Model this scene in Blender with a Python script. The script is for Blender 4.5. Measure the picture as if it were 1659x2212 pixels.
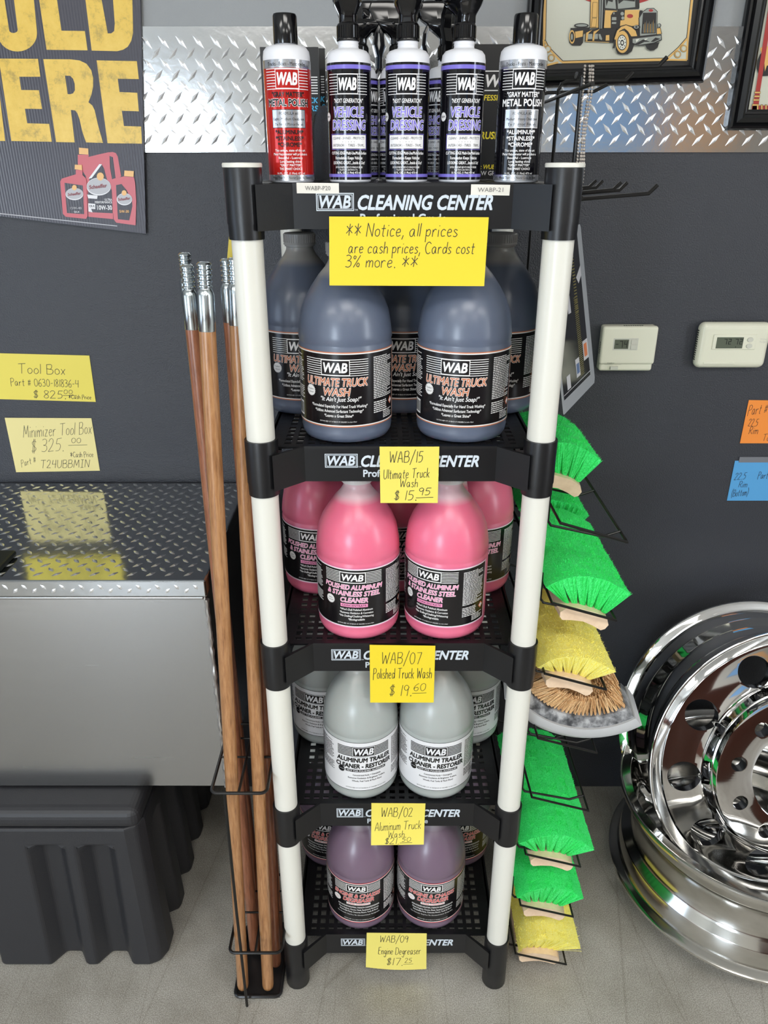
import bpy, bmesh, math, random
from mathutils import Vector, Matrix, noise
from mathutils.geometry import tessellate_polygon
random.seed(7)
for o in list(bpy.data.objects): bpy.data.objects.remove(o)
SC = bpy.context.scene
COL = SC.collection
PI = math.pi
R = math.radians

# ------------------------------------------------------------------ camera
CAMZ = 1.70; PITCH = R(24.3); FPX = 1665.0
cam = bpy.data.cameras.new('camera'); camo = bpy.data.objects.new('camera', cam); COL.objects.link(camo)
cam.sensor_fit = 'VERTICAL'; cam.sensor_height = 24.0; cam.lens = 24.0*FPX/2212.0
cam.clip_start = 0.05
camo.location = (0, 0, CAMZ); camo.rotation_euler = (PI/2-PITCH, 0, 0)
SC.camera = camo
SC.view_settings.view_transform = 'Standard'; SC.view_settings.look = 'None'
SC.view_settings.exposure = -0.30; SC.view_settings.gamma = 1.0; SC.view_settings.use_curve_mapping = False

# ------------------------------------------------------------------ sky and lights
wd = bpy.data.worlds.new('sky'); SC.world = wd; wd.use_nodes = True
bg = wd.node_tree.nodes['Background']; bg.inputs[0].default_value = (.30, .48, .72, 1); bg.inputs[1].default_value = 1.0
def area(name, loc, target, sx, sy, power, col):
    l = bpy.data.lights.new(name, 'AREA'); l.shape = 'RECTANGLE'; l.size = sx; l.size_y = sy; l.energy = power; l.color = col
    o = bpy.data.objects.new(name, l); COL.objects.link(o); o.location = loc
    o.rotation_euler = (Vector(target)-Vector(loc)).to_track_quat('-Z', 'Y').to_euler()
    return o
# daylight through the shop windows (front wall behind the camera and right wall)
area('window_and_fill_light', (-2.27, -3.93, 1.30), (-2.27, 0, 1.30), 1.25, 1.58, 140, (.78, .89, 1))
sun = bpy.data.lights.new('sun', 'SUN'); sun.energy = 14; sun.angle = R(1); sun.color = (1, .95, .88)
suno = bpy.data.objects.new('sun', sun); COL.objects.link(suno); suno.rotation_euler = Vector((.35, 2.5, -1.55)).to_track_quat('-Z', 'Y').to_euler()
area('window_and_fill_light', (3.43, -0.95, 1.55), (0, -0.95, 1.55), 0.7, 2.1, 60, (.86, .93, 1))
area('window_and_fill_light', (-3.53, -0.35, 1.3), (0, -0.35, 1.3), 1.2, 1.5, 24, (.66, .80, 1))  # added bluish fill for the left part of the wall; its window is invented
# ceiling troffers
LAMPS = [(-1.6, -0.9), (0.25, -0.55), (1.9, -0.9), (-0.6, -2.6), (1.4, -2.6)]
for lx, ly in LAMPS:
    area('troffer_light', (lx, ly, 2.83), (lx, ly+.0001, 0), 1.15, 0.55, 23, (1, .97, .92))

# ------------------------------------------------------------------ helpers
def lin(c):
    return tuple((x/12.92 if x <= .04045 else ((x+.055)/1.055)**2.4) for x in [v/255.0 for v in c])
MATS = {}
def mat(name, rgb, rough=.5, metal=0, **kw):
    if name in MATS: return MATS[name]
    m = bpy.data.materials.new(name); m.use_nodes = True
    b = m.node_tree.nodes['Principled BSDF']
    b.inputs['Base Color'].default_value = (*lin(rgb), 1)
    b.inputs['Roughness'].default_value = rough; b.inputs['Metallic'].default_value = metal
    for k, v in kw.items(): b.inputs[k.replace('_', ' ')].default_value = v
    MATS[name] = m
    return m
def nodes(m): return m.node_tree.nodes, m.node_tree.links, m.node_tree.nodes['Principled BSDF']
def noise_tex(m, scale, detail=4, rough=.6, coord='Object', stretch=None):
    n, l, b = nodes(m)
    tc = n.new('ShaderNodeTexCoord'); t = n.new('ShaderNodeTexNoise')
    t.inputs['Scale'].default_value = scale; t.inputs['Detail'].default_value = detail; t.inputs['Roughness'].default_value = rough
    if stretch:
        mp = n.new('ShaderNodeMapping'); mp.inputs['Scale'].default_value = stretch
        l.new(tc.outputs[coord], mp.inputs[0]); l.new(mp.outputs[0], t.inputs['Vector'])
    else: l.new(tc.outputs[coord], t.inputs['Vector'])
    return t
def ramp(m, src, stops):
    n, l, b = nodes(m)
    r = n.new('ShaderNodeValToRGB'); e = r.color_ramp.elements
    while len(e) < len(stops): e.new(.5)
    for i, (p, c) in enumerate(stops): e[i].position = p; e[i].color = (*lin(c), 1)
    l.new(src, r.inputs[0]); return r.outputs[0]
def bump(m, src, strength, dist=.002):
    n, l, b = nodes(m)
    bp = n.new('ShaderNodeBump'); bp.inputs['Strength'].default_value = strength; bp.inputs['Distance'].default_value = dist
    l.new(src, bp.inputs['Height']); l.new(bp.outputs[0], b.inputs['Normal'])

class MB:
    def __init__(s): s.v = []; s.f = []; s.m = []; s.s = []
    def add(s, vs, fs, mi=0, sm=False, M=None):
        o = len(s.v)
        if M is not None: vs = [M @ Vector(p) for p in vs]
        s.v += [tuple(p) for p in vs]
        for f in fs: s.f.append([i+o for i in f]); s.m.append(mi); s.s.append(sm)
        return s
    def box(s, x0, x1, y0, y1, z0, z1, mi=0, M=None):
        vs = [(x0,y0,z0),(x1,y0,z0),(x1,y1,z0),(x0,y1,z0),(x0,y0,z1),(x1,y0,z1),(x1,y1,z1),(x0,y1,z1)]
        return s.add(vs, [(0,3,2,1),(4,5,6,7),(0,1,5,4),(1,2,6,5),(2,3,7,6),(3,0,4,7)], mi, False, M)
    def lathe(s, prof, n=32, mi=0, M=None, sm=True, closed=False):
        vs = []
        for r, z in prof:
            for i in range(n):
                a = 2*PI*i/n; vs.append((r*math.cos(a), r*math.sin(a), z))
        fs = []; k = len(prof)
        for j in range(k if closed else k-1):
            j2 = (j+1) % k
            for i in range(n):
                i2 = (i+1) % n; fs.append((j*n+i, j*n+i2, j2*n+i2, j2*n+i))
        if not closed:
            if prof[0][0] > 1e-6: fs.append(tuple(reversed(range(n))))
            if prof[-1][0] > 1e-6: fs.append(tuple((k-1)*n+i for i in range(n)))
        return s.add(vs, fs, mi, sm, M)
    def tube(s, pts, r, n=8, mi=0, closed=False, M=None):
        P = [Vector(p) for p in pts]; k = len(P); vs = []; fs = []
        up = Vector((0.31, 0.22, 0.92)); 
        for i in range(k):
            if closed: t = (P[(i+1) % k]-P[i]).normalized()+(P[i]-P[i-1]).normalized()
            elif i == 0: t = P[1]-P[0]
            elif i == k-1: t = P[-1]-P[-2]
            else: t = (P[i+1]-P[i]).normalized()+(P[i]-P[i-1]).normalized()
            t.normalize(); a = t.cross(up)
            if a.length < .05: a = t.cross(Vector((1, 0, 0)))
            a.normalize(); b = t.cross(a)
            rr = r[i] if isinstance(r, (list, tuple)) else r
            for j in range(n):
                an = 2*PI*j/n; vs.append(P[i]+rr*(math.cos(an)*a+math.sin(an)*b))
        for i in range(k if closed else k-1):
            i2 = (i+1) % k
            for j in range(n):
                j2 = (j+1) % n; fs.append((i*n+j, i*n+j2, i2*n+j2, i2*n+j))
        if not closed: fs.append(tuple(reversed(range(n)))); fs.append(tuple((k-1)*n+j for j in range(n)))
        return s.add(vs, fs, mi, True, M)
    def prism(s, poly, f0, f1, mi=0, holes=(), sm=False):
        """poly (u,v) outline mapped by f0 (front) and f1 (back)"""
        loops = [list(poly)]+[list(h) for h in holes]
        flat = [p for lp in loops for p in lp]; n = len(flat)
        tris = tessellate_polygon([[Vector((p[0], p[1], 0)) for p in lp] for lp in loops])
        vs = [f0(*p) for p in flat]; fs = [tuple(t) for t in tris]
        if f1 is not None:
            vs += [f1(*p) for p in flat]; fs += [tuple(i+n for i in reversed(t)) for t in tris]
            o = 0
            for lp in loops:
                k = len(lp)
                for i in range(k): fs.append((o+i, o+(i+1) % k, n+o+(i+1) % k, n+o+i))
                o += k
        return s.add(vs, fs, mi, sm)
    def build(s, name, mats, parent=None, bevel=0, org=None, segs=2, fixn=False, loc=None):
        me = bpy.data.meshes.new(name)
        o3 = Vector(org) if org is not None else Vector((0, 0, 0))
        if org is None and parent is not None and 'o' in ORG.get(parent.name, {}): o3 = ORG[parent.name]['o']
        me.from_pydata([tuple(Vector(p)-o3) for p in s.v], [], s.f)
        if not isinstance(mats, (list, tuple)): mats = [mats]
        for m in mats: me.materials.append(m)
        me.polygons.foreach_set('material_index', s.m); me.polygons.foreach_set('use_smooth', s.s)
        if fixn:
            bm = bmesh.new(); bm.from_mesh(me); bmesh.ops.recalc_face_normals(bm, faces=bm.faces); bm.to_mesh(me); bm.free()
        me.update()
        if any(s.s): me.set_sharp_from_angle(angle=R(42))
        ob = bpy.data.objects.new(name, me); COL.objects.link(ob)
        if parent is not None:
            ob.parent = parent
            if parent.name in ORG: ORG[ob.name] = ORG[parent.name]
        elif org is not None: ob.location = o3; ORG[ob.name] = {'o': o3}
        if loc: ob.location = loc
        if bevel:
            bv = ob.modifiers.new('bevel', 'BEVEL'); bv.width = bevel; bv.segments = segs; bv.limit_method = 'ANGLE'
        return ob
ORG = {}
def tag(o, label, cat, group=None):
    o['label'] = label; o['category'] = cat
    if group: o['group'] = group
    return o
def thing(name, label, cat, loc=(0, 0, 0), group=None, world=False, rz=0):
    o = bpy.data.objects.new(name, None); COL.objects.link(o); o.empty_display_size = .05
    o.location = loc; o.rotation_euler = (0, 0, rz)
    if world: ORG[o.name] = {'o': Vector(loc)}
    return tag(o, label, cat, group)
def struct(o): o['kind'] = 'structure'; return o
def dup(root, loc, rz, label, group=None):
    def cp(o, par):
        c = o.copy(); COL.objects.link(c); c.parent = par
        for ch in [k for k in KIDS.get(o.name, [])]: cp(ch, c)
        return c
    c = cp(root, None); c.location = loc; c.rotation_euler = (root.rotation_euler[0], root.rotation_euler[1], rz); c['label'] = label
    if group: c['group'] = group
    return c
KIDS = {}
def reg(root):      # remember a finished thing's children so that copies carry them
    kids = [o for o in bpy.data.objects if o.parent == root]
    KIDS[root.name] = kids
    for k in kids: reg(k)
    return root

# --- flat and curved lettering -------------------------------------------------
_T = {}
def text2d(s, shear=0., off=0., res=3):
    key = (s, shear, off, res)
    if key not in _T:
        cu = bpy.data.curves.new('t', 'FONT'); cu.body = s; cu.shear = shear; cu.offset = off; cu.resolution_u = res
        ob = bpy.data.objects.new('t', cu); me = ob.to_mesh()
        vs = [(v.co.x, v.co.y) for v in me.vertices]; fs = [tuple(p.vertices) for p in me.polygons]
        ob.to_mesh_clear(); bpy.data.objects.remove(ob); bpy.data.curves.remove(cu)
        _T[key] = (vs, fs)
    return _T[key]
_hv = [v[1] for v in text2d('H')[0]]; CAP = max(_hv)-min(_hv)
def put_text(mb, s, u, v, h, mapf, layer=1, mi=0, w=None, align='C', shear=0., off=0., res=3, rot=0.):
    """text with cap height h, baseline at v; w forces the width"""
    vs, fs = text2d(s, shear, 0., res)
    if not vs: return
    b = vs
    x0 = min(p[0] for p in b); x1 = max(p[0] for p in b)
    k = h/CAP; kx = (w/(x1-x0)) if w else k
    a = {'C': (x0+x1)/2, 'L': x0, 'R': x1}[align]
    c, sn = math.cos(rot), math.sin(rot)
    d = .72*off; shifts = [(0, 0)] if off <= 0 else [(-d, -d), (d, -d), (d, d), (-d, d)] if off < .03 else [(-d, -d), (d, -d), (d, d), (-d, d), (0, off), (0, -off)]
    for q_, (ox, oy) in enumerate(shifts):        # heavier weights: the glyphs laid over each other, slightly apart
        out = []
        for x, y in vs:
            X = (x-a)*kx+ox*k; Y = (y+oy)*k; out.append(mapf(u+X*c-Y*sn, v+X*sn+Y*c, layer+.14*q_))
        mb.add(out, fs, mi)
def strip(mb, u0, u1, v0, v1, mapf, layer=1, mi=0, du=.004):
    n = max(1, int(abs(u1-u0)/du)); vs = []; fs = []
    for i in range(n+1):
        u = u0+(u1-u0)*i/n; vs += [mapf(u, v0, layer), mapf(u, v1, layer)]
    for i in range(n): fs.append((2*i, 2*i+2, 2*i+3, 2*i+1))
    mb.add(vs, fs, mi, True)
def frame2(mb, u0, u1, v0, v1, t, mapf, layer=1, mi=0):
    strip(mb, u0, u1, v0, v0+t, mapf, layer, mi); strip(mb, u0, u1, v1-t, v1, mapf, layer, mi)
    strip(mb, u0, u0+t, v0+t, v1-t, mapf, layer, mi); strip(mb, u1-t, u1, v0+t, v1-t, mapf, layer, mi)
def disc2(mb, u, v, ru, rv, mapf, layer=1, mi=0, n=24, star=0.):
    vs = [mapf(u, v, layer)]
    for i in range(n):
        k = 1-star*(i % 2); a = 2*PI*i/n; vs.append(mapf(u+ru*k*math.cos(a), v+rv*k*math.sin(a), layer))
    mb.add(vs, [(0, i+1, (i+1) % n+1) for i in range(n)], mi)
def poly2(mb, pts, mapf, layer=1, mi=0, holes=()):
    mb.prism(pts, lambda a, b: mapf(a, b, layer), None, mi, holes)
def cyl(rad, z0, dr=.00018):
    def f(u, v, layer=0):
        a = u/rad; r = rad+dr*layer
        return (r*math.sin(a), -r*math.cos(a), z0+v)
    return f
def flat(origin, dn=.0002):
    o = Vector(origin)
    return lambda u, v, layer=0: (o.x+u, o.y-dn*layer, o.z+v)

# --- pen strokes for the handwritten cards --------------------------------------
G = {'A':"0,0 2.5,9 5,0|1,3.2 4.2,3.2",'B':"0.2,0 0,9|0,8.8 3.2,8.9 4,7 3,5 0.3,4.8|0.3,4.8 4,4.4 4.8,2.3 3.5,0.3 0,0",'C':"4.8,7.6 3,9 1,7.8 0,4.5 1,1 3,0 4.8,1.2",
'D':"0,0 0,9|0,9 3.2,8.4 5,5.5 4.4,1.8 2.2,0.1 0,0",'E':"4,9 0.2,8.8|0.2,8.8 0,0.1|0,0.1 4,0|0,4.6 3.2,4.8",'I':"0.3,9 3.7,9|2,9 2,0|0.3,0 3.7,0",'M':"0,0 0.9,9|0.9,9 3,2.5|3,2.5 5.2,9|5.2,9 6,0",
'N':"0,0 0.4,9|0.4,9 4.4,0|4.4,0 5,9",'P':"0.3,-1 0.3,9|0,8.6 2.6,9.2 4.3,7.4 3.4,5 0.4,4.2",'R':"0.3,0 0.3,9|0,8.6 2.8,9.2 4.2,7.2 3,5 0.4,4.4|1.5,4.4 4.6,0",'T':"0,8.7 5.8,9.1|2.9,9 2.6,0",
'U':"0,9 0.1,3 1.2,0.3 3,0.4 4.4,2.8 4.6,9",'W':"0,9 1.4,0|1.4,0 3.2,6.5|3.2,6.5 4.9,0|4.9,0 6.8,9",
'0':"2.2,9 0.6,7.5 0,4.5 0.8,1 2.3,0 4,1.6 4.5,4.8 3.8,7.8 2.2,9",'1':"1,9 0.8,0",'2':"0,7 1,8.8 2.8,8.8 3.6,7 2.4,4 0,0.2|0,0.2 4.4,0.4",'3':"0,8.4 2,9 3.6,7.6 2.8,5.4 1.2,4.8|1.2,4.8 3.6,4.2 4,2 2.6,0.2 0,0.6",
'4':"0.6,9 0,4.2|0,4.2 4.4,4.4|3.8,9 3.6,0",'5':"4.2,9 0.8,8.8|0.8,8.8 0.4,5.2|0.4,5.2 2.8,5.4 3.8,3.4 2.8,0.8 0,0.2",'6':"3.6,9 1.2,6.6 0,3 0.8,0.4 2.6,0 3.8,1.8 3,4 1,3.8 0.2,2.4",'7':"0,8.8 4.4,9|4.4,9 1.8,0",
'8':"3.6,8 1.8,9 0.4,7.6 1.4,5.4 3.4,3.4 3.4,1 1.6,0 0.2,1.6 1.2,4 3,6 3.6,8",'9':"3.4,7.4 1.8,9 0.2,7.4 0.6,5.2 2.4,4.8 3.6,7|3.6,7.6 3,0",
'/':"0,-2 4,10.5",'.':"0.4,0.5 0.9,0 0.3,-0.2",',':"0.7,0.8 0,-2",'*':"2.5,8.6 2.2,0.6|0,7 4.8,2.2|0.2,2 4.6,7.2",'$':"3.4,7.2 1.6,8 0.2,6.6 1.6,4.6 3.4,3 2.4,0.9 0,1.4|1.4,9.4 1.2,-0.4|2.4,9.4 2.2,-0.4",'#':"1,7.5 0.6,0.5|3,7.8 2.6,0.8|0,5.4 4,5.8|-0.2,2.6 3.8,3",
'%':"0.6,8.6 1.8,7.8 1,6 0,7.2 0.6,8.6|4.8,9 0.4,0|3.6,3.2 4.8,2.2 4,0.2 2.8,1.4 3.6,3.2",'-':"0,4 2.8,4.2",'(':"2,10.5 0.3,7 0.2,2.5 1.8,-2",')':"0,10.5 1.7,7 1.8,2.5 0.2,-2","_":"0,-0.6 9,0.2",
'a':"3.4,4.4 1.8,5.2 0.2,3.4 0.6,0.6 2.2,0.4 3.4,4|3.4,4.8 3.4,1 4.4,0.2",'b':"0,9 0,0.2|0,3.4 1.6,5 3.4,3.4 2.6,0.4 0,0.2",'c':"3.4,4.2 1.8,5.2 0.2,3.2 0.8,0.4 3.4,0.8",'d':"3.2,3.8 1.6,5 0.1,3 0.8,0.4 2.6,0.8 3.4,3|3.5,9 3.5,0.3",
'e':"0.2,2.6 3,3.2 2.6,4.9 1,4.8 0,2.4 1.2,0.2 3.4,0.9",'f':"3.2,8.4 1.8,9 1.2,6.8 1.1,-1|-0.2,4.6 2.8,4.9",'g':"3.2,4.4 1.6,5 0.2,3 1,0.8 2.6,1.2 3.3,4.6|3.3,4.6 3.1,-2 1.6,-3.4 0,-2.2",'h':"0,9 0,0|0,3.2 1.6,5 3,4 3.1,0",'i':"0.3,4.8 0.3,0|0.4,7.2 0.7,7.5",
'k':"0,9 0,0|3,5 0.2,2.2|0.8,2.8 3.3,0",'l':"0.3,9 0.2,0.2",'m':"0,5 0.1,0|0.1,3.4 1.3,5 2.2,4 2.3,0|2.3,3.4 3.6,5 4.6,4 4.7,0",'n':"0,5 0.1,0|0.1,3.4 1.6,5 2.9,4 3,0",'o':"1.8,5.1 0.3,3.8 0.3,1.2 1.8,0.1 3.3,1.4 3.3,3.8 1.8,5.1",
'p':"0,5 0.1,-3.6|0.1,3.6 1.8,5.1 3.3,3.4 2.2,0.6 0.2,0.8",'r':"0,5 0.2,0|0.2,3.2 1.4,4.9 2.8,4.6",'s':"2.8,4.4 1.4,5.1 0.3,4 1.6,2.6 2.8,1.4 1.6,0.1 0,0.6",'t':"1.4,8 1.3,0.8 2.6,0.2|0,5.2 3,5.4",'u':"0,5 0.2,1 1.4,0.1 2.9,1.6|3,5 3.1,0.2",
'w':"0,5 1,0 2.2,3.8 3.5,0 4.7,5",'x':"0,5 3,0|3,5 0,0",'y':"0,5 1.6,1|3.2,5 0.8,-3.6",'z':"0,4.9 3,5|3,5 0,0.1|0,0.1 3.2,0.2",'[':"3.2,0.4 3.2,9 0.4,9",}
def pen(mb, s, u, v, h, mapf, w=None, layer=1, mi=0, t=.0006, slant=.12, rise=0.):
    x = 0; strokes = []
    for ch in s:
        if ch == ' ': x += 3.4; continue
        mx = 0
        for st in G[ch].split('|'):
            pts = [tuple(map(float, q.split(','))) for q in st.split()]
            mx = max(mx, max(p[0] for p in pts))
            j = lambda: random.uniform(-.16, .16)
            strokes.append([(x+p[0]+j()+p[1]*slant, p[1]+j()) for p in pts])
        x += mx+1.5
    k = h/9.0; kx = (w/(x-1.5)) if w else k; t = t*1.08
    for pts in strokes:
        P = []
        n = len(pts)
        for i in range(n-1):            # smooth the bends of longer strokes
            p0 = pts[max(0, i-1)]; p1 = pts[i]; p2 = pts[i+1]; p3 = pts[min(n-1, i+2)]
            m = 5 if n > 2 else 1
            for q in range(m):
                f = q/m
                P.append(tuple(.5*(2*p1[c]+(p2[c]-p0[c])*f+(2*p0[c]-5*p1[c]+4*p2[c]-p3[c])*f*f+(3*p1[c]-p0[c]-3*p2[c]+p3[c])*f**3) for c in (0, 1)))
        P.append(pts[-1])
        P = [(u+a*kx, v+b*k+a*kx*rise) for a, b in P]
        vs = []; fs = []
        for i in range(len(P)):
            a = P[max(0, i-1)]; b = P[min(len(P)-1, i+1)]
            dx, dy = b[0]-a[0], b[1]-a[1]; L = math.hypot(dx, dy) or 1
            nx, ny = -dy/L*t/2, dx/L*t/2
            vs += [mapf(P[i][0]+nx, P[i][1]+ny, layer), mapf(P[i][0]-nx, P[i][1]-ny, layer)]
        for i in range(len(P)-1): fs.append((2*i, 2*i+1, 2*i+3, 2*i+2))
        mb.add(vs, fs, mi)
# ================================================================== setting
WALL = 1.767
m_wall = mat('charcoal_wall_paint', (50, 52, 58), .40)
t = noise_tex(m_wall, 330, 3, .55); bump(m_wall, t.outputs[0], .7, .0020)
m_grey = mat('grey_wall_paint', (150, 152, 153), .55)
t = noise_tex(m_grey, 260, 3, .55); bump(m_grey, t.outputs[0], .4, .0014)
m_white = mat('white_room_paint', (186, 184, 178), .7)
m_brown = mat('brown_panelling', (92, 52, 40), .35)
m_floor = mat('concrete_floor', (150, 146, 138), .36)
t = noise_tex(m_floor, 420, 5, .8); c1 = ramp(m_floor, t.outputs[0], [(.34, (112, 107, 98)), (.5, (166, 162, 153)), (.64, (206, 203, 195))])
t2 = noise_tex(m_floor, 5, 5, .65)
n, l, b = nodes(m_floor)
c2 = ramp(m_floor, t2.outputs[0], [(.3, (205, 202, 197)), (.62, (255, 255, 255))])
mx = n.new('ShaderNodeMix'); mx.data_type = 'RGBA'; mx.blend_type = 'MULTIPLY'; mx.inputs[0].default_value = .8
l.new(c1, mx.inputs[6]); l.new(c2, mx.inputs[7])
# thin scratches
tcs = n.new('ShaderNodeTexCoord'); last = mx.outputs[2]
for ang, sc in ((.6, 9.), (-.75, 7.), (.15, 6.)):
    mp = n.new('ShaderNodeMapping'); mp.inputs['Rotation'].default_value = (0, 0, ang); mp.inputs['Scale'].default_value = (sc*.62, sc*.045, 1)
    l.new(tcs.outputs['Object'], mp.inputs[0])
    vt = n.new('ShaderNodeTexVoronoi'); vt.feature = 'DISTANCE_TO_EDGE'; vt.inputs['Scale'].default_value = 1; l.new(mp.outputs[0], vt.inputs['Vector'])
    cr = n.new('ShaderNodeValToRGB'); cr.color_ramp.elements[0].color = (.62, .6, .56, 1); cr.color_ramp.elements[0].position = .0
    cr.color_ramp.elements[1].color = (1, 1, 1, 1); cr.color_ramp.elements[1].position = .004
    l.new(vt.outputs[0], cr.inputs[0])
    m2 = n.new('ShaderNodeMix'); m2.data_type = 'RGBA'; m2.blend_type = 'MULTIPLY'; m2.inputs[0].default_value = .5
    l.new(last, m2.inputs[6]); l.new(cr.outputs[0], m2.inputs[7]); last = m2.outputs[2]
l.new(last, b.inputs['Base Color'])
bump(m_floor, t.outputs[0], .25, .0006)
m_ceil = mat('ceiling_tile', (232, 230, 224), .8)
m_glow = mat('lamp_diffuser', (255, 255, 250), .5, Emission_Color=(1, .97, .92, 1), Emission_Strength=3.0)
m_win = mat('window_frame_paint', (210, 210, 208), .4)

X0, X1, Y0, Y1, ZC = -3.6, 3.5, -4.0, WALL, 2.9
struct(MB().box(X0-.15, X1+.15, Y0-.15, Y1+.15, -.1, 0).build('floor', m_floor))
struct(MB().box(X0-.15, X1+.15, Y0-.15, Y1+.15, ZC, ZC+.1).build('ceiling', m_ceil))
w = MB().box(X0, X1, WALL, WALL+.12, 0, 1.84, 0); w.box(X0, X1, WALL, WALL+.12, 1.84, ZC, 1)
struct(w.build('wall_back', [m_wall, m_grey]))
def wall_with_holes(name, along, c0, c1, fixed0, fixed1, holes, z0=.5, z1=2.6):
    """wall with window openings; along 'x' or 'y'; brown panelling below the sills"""
    mb = MB()
    def bx(a, b, za, zb, mi):
        if along == 'x': mb.box(a, b, fixed0, fixed1, za, zb, mi)
        else: mb.box(fixed0, fixed1, a, b, za, zb, mi)
    bx(c0, c1, 0, z0, 1); bx(c0, c1, z1, ZC, 0)
    x = c0
    for h0, h1 in holes: bx(x, h0, z0, z1, 0); x = h1
    bx(x, c1, z0, z1, 0)
    return struct(mb.build(name, [m_white, m_brown]))
wall_with_holes('wall_front', 'x', X0, X1, Y0-.12, Y0, [(-2.95, -1.6)], .5, 2.12)
wall_with_holes('wall_right', 'y', Y0, Y1, X1, X1+.12, [(-1.3, -.6)])
wall_with_holes('wall_left', 'y', Y0, Y1, X0-.12, X0, [(-.97, .27)], .5, 2.08)  # opening made up to go with the added bluish fill light
k = 0
for (a, b, ax, zt) in ((-2.95, -1.6, 'x', 2.12), (-1.3, -.6, 'y', 2.6), (-.97, .27, 'w', 2.08)):  # the last entry frames the invented left-wall opening
    k += 1; f = MB()
    def fb(p, q, z0, z1):
        if ax == 'x': f.box(p, q, Y0-.09, Y0-.03, z0, z1)
        elif ax == 'y': f.box(X1+.03, X1+.09, p, q, z0, z1)
        else: f.box(X0-.09, X0-.03, p, q, z0, z1)
    fb(a, a+.05, .5, zt); fb(b-.05, b, .5, zt); fb(a+.05, b-.05, .5, .55); fb(a+.05, b-.05, zt-.05, zt); fb((a+b)/2-.02, (a+b)/2+.02, .55, zt-.05)
    struct(f.build('window_%d' % k, m_win))
for i, (lx, ly) in enumerate(LAMPS):
    f = MB(); f.box(lx-.62, lx+.62, ly-.32, ly+.32, 2.86, 2.895, 0); f.box(lx-.58, lx+.58, ly-.28, ly+.28, 2.848, 2.86, 1)
    struct(f.build('trim_%d' % (i+2), [m_win, m_glow]))
struct(MB().box(1.5, 2.35, Y0, Y0+.03, 1.78, 2.35).build('trim_8', mat('blue_reflection_board', (120, 170, 222), .5)))  # unseen board added so the diamond plate strip mirrors blue
struct(MB().box(2.45, 3.1, Y0, Y0+.03, 1.74, 2.25).build('trim_9', mat('tan_reflection_board', (236, 184, 132), .5)))  # likewise an added, unseen board, giving the strip its orange reflection
# unseen brown counter behind the camera, added to give the chrome its brown reflections
struct(MB().box(.62, 3.45, -1.7, -.95, 0, 1.0).build('wall_reflection_counter', m_brown, bevel=.01))

def inv(px, py, y):            # a point of the vertical plane y, seen at this pixel of the photograph
    a = (px-829.5)/FPX; b = (1106-py)/FPX
    d = Vector((a, math.cos(PITCH)+b*math.sin(PITCH), -math.sin(PITCH)+b*math.cos(PITCH)))
    return Vector((0, 0, CAMZ))+d*(y/d.y)
def wallmap(y, dn=.0002):
    return lambda px, py, layer=0: tuple(inv(px, py, y)+Vector((0, -dn*layer, 0)))

# diamond plate strip on the wall
def diamonds(mb, o, ud, vd, nd, U, V, pu=.0343, pv=.0385, L=.0155, Wd=.0042, h=.0016, mi=0, skew=0):
    o, ud, vd, nd = map(Vector, (o, ud, vd, nd))
    for j in range(int(V/pv)+2):
        for i in range(int(U/pu)+2):
            for kind in (0, 1):
                u = (i+.5*kind)*pu; v = (j+.5*kind)*pv+.004
                if not (L*.6 < u < U-L*.6 and L*.5 < v < V-L*.5): continue
                s = 1 if kind else -1
                a = (ud*.68+vd*s*.73).normalized(); b = nd.cross(a)
                c = o+ud*u+vd*v
                mb.add([c-a*L, c+b*Wd, c+a*L, c-b*Wd, c+nd*h], [(0, 3, 4), (3, 2, 4), (2, 1, 4), (1, 0, 4)], mi)
m_plate = mat('polished_diamond_plate', (214, 216, 219), .13, 1)
t = noise_tex(m_plate, 38, 3, .6); bump(m_plate, t.outputs[0], .06, .003)
m_diam = mat('raised_diamond_metal', (245, 246, 248), .34, 1)
sp = MB(); sp.box(-1.6, 2.2, WALL-.004, WALL+.001, 1.722, 1.945, 0)
diamonds(sp, (-1.6, WALL-.004, 1.722), (1, 0, 0), (0, 0, 1), (0, -1, 0), 3.8, .223, mi=1)
struct(sp.build('trim_1', [m_plate, m_diam]))
# ================================================================== shelving unit
CXU = .027; YF, YR = 1.167, 1.725; DZ = [1.675, 1.281, .9, .512, .123]; PANY = 1.187
m_black = mat('black_moulded_plastic', (19, 19, 21), .36)
t = noise_tex(m_black, 500, 2); bump(m_black, t.outputs[0], .12, .0006)
m_panel = mat('black_sign_panel', (15, 16, 20), .28)
m_pvc = mat('white_plastic_pipe', (222, 220, 210), .32)
m_sign = mat('silver_grey_print', (205, 214, 222), .5)
unit = thing('shelving_unit', 'five tier black plastic shelving unit with white pipe posts', 'shelving unit', (CXU, (YF+YR)/2, 0), world=True)
for sx in (-.223, .223):
    for y in (YF, YR):
        p = MB(); p.lathe([(.0225, .03), (.0225, 1.69)], 36, 0, Matrix.Translation((CXU+sx, y, 0)))
        p.build('post', m_pvc, unit)
        c = MB(); c.lathe([(.0, 1.702), (.0265, 1.7015), (.0275, 1.700), (.0275, 1.696), (.0265, 1.6955), (0, 1.6955)], 36, 0, Matrix.Translation((CXU+sx, y, 0)))
        c.build('post_cap', m_pvc, unit)
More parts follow.
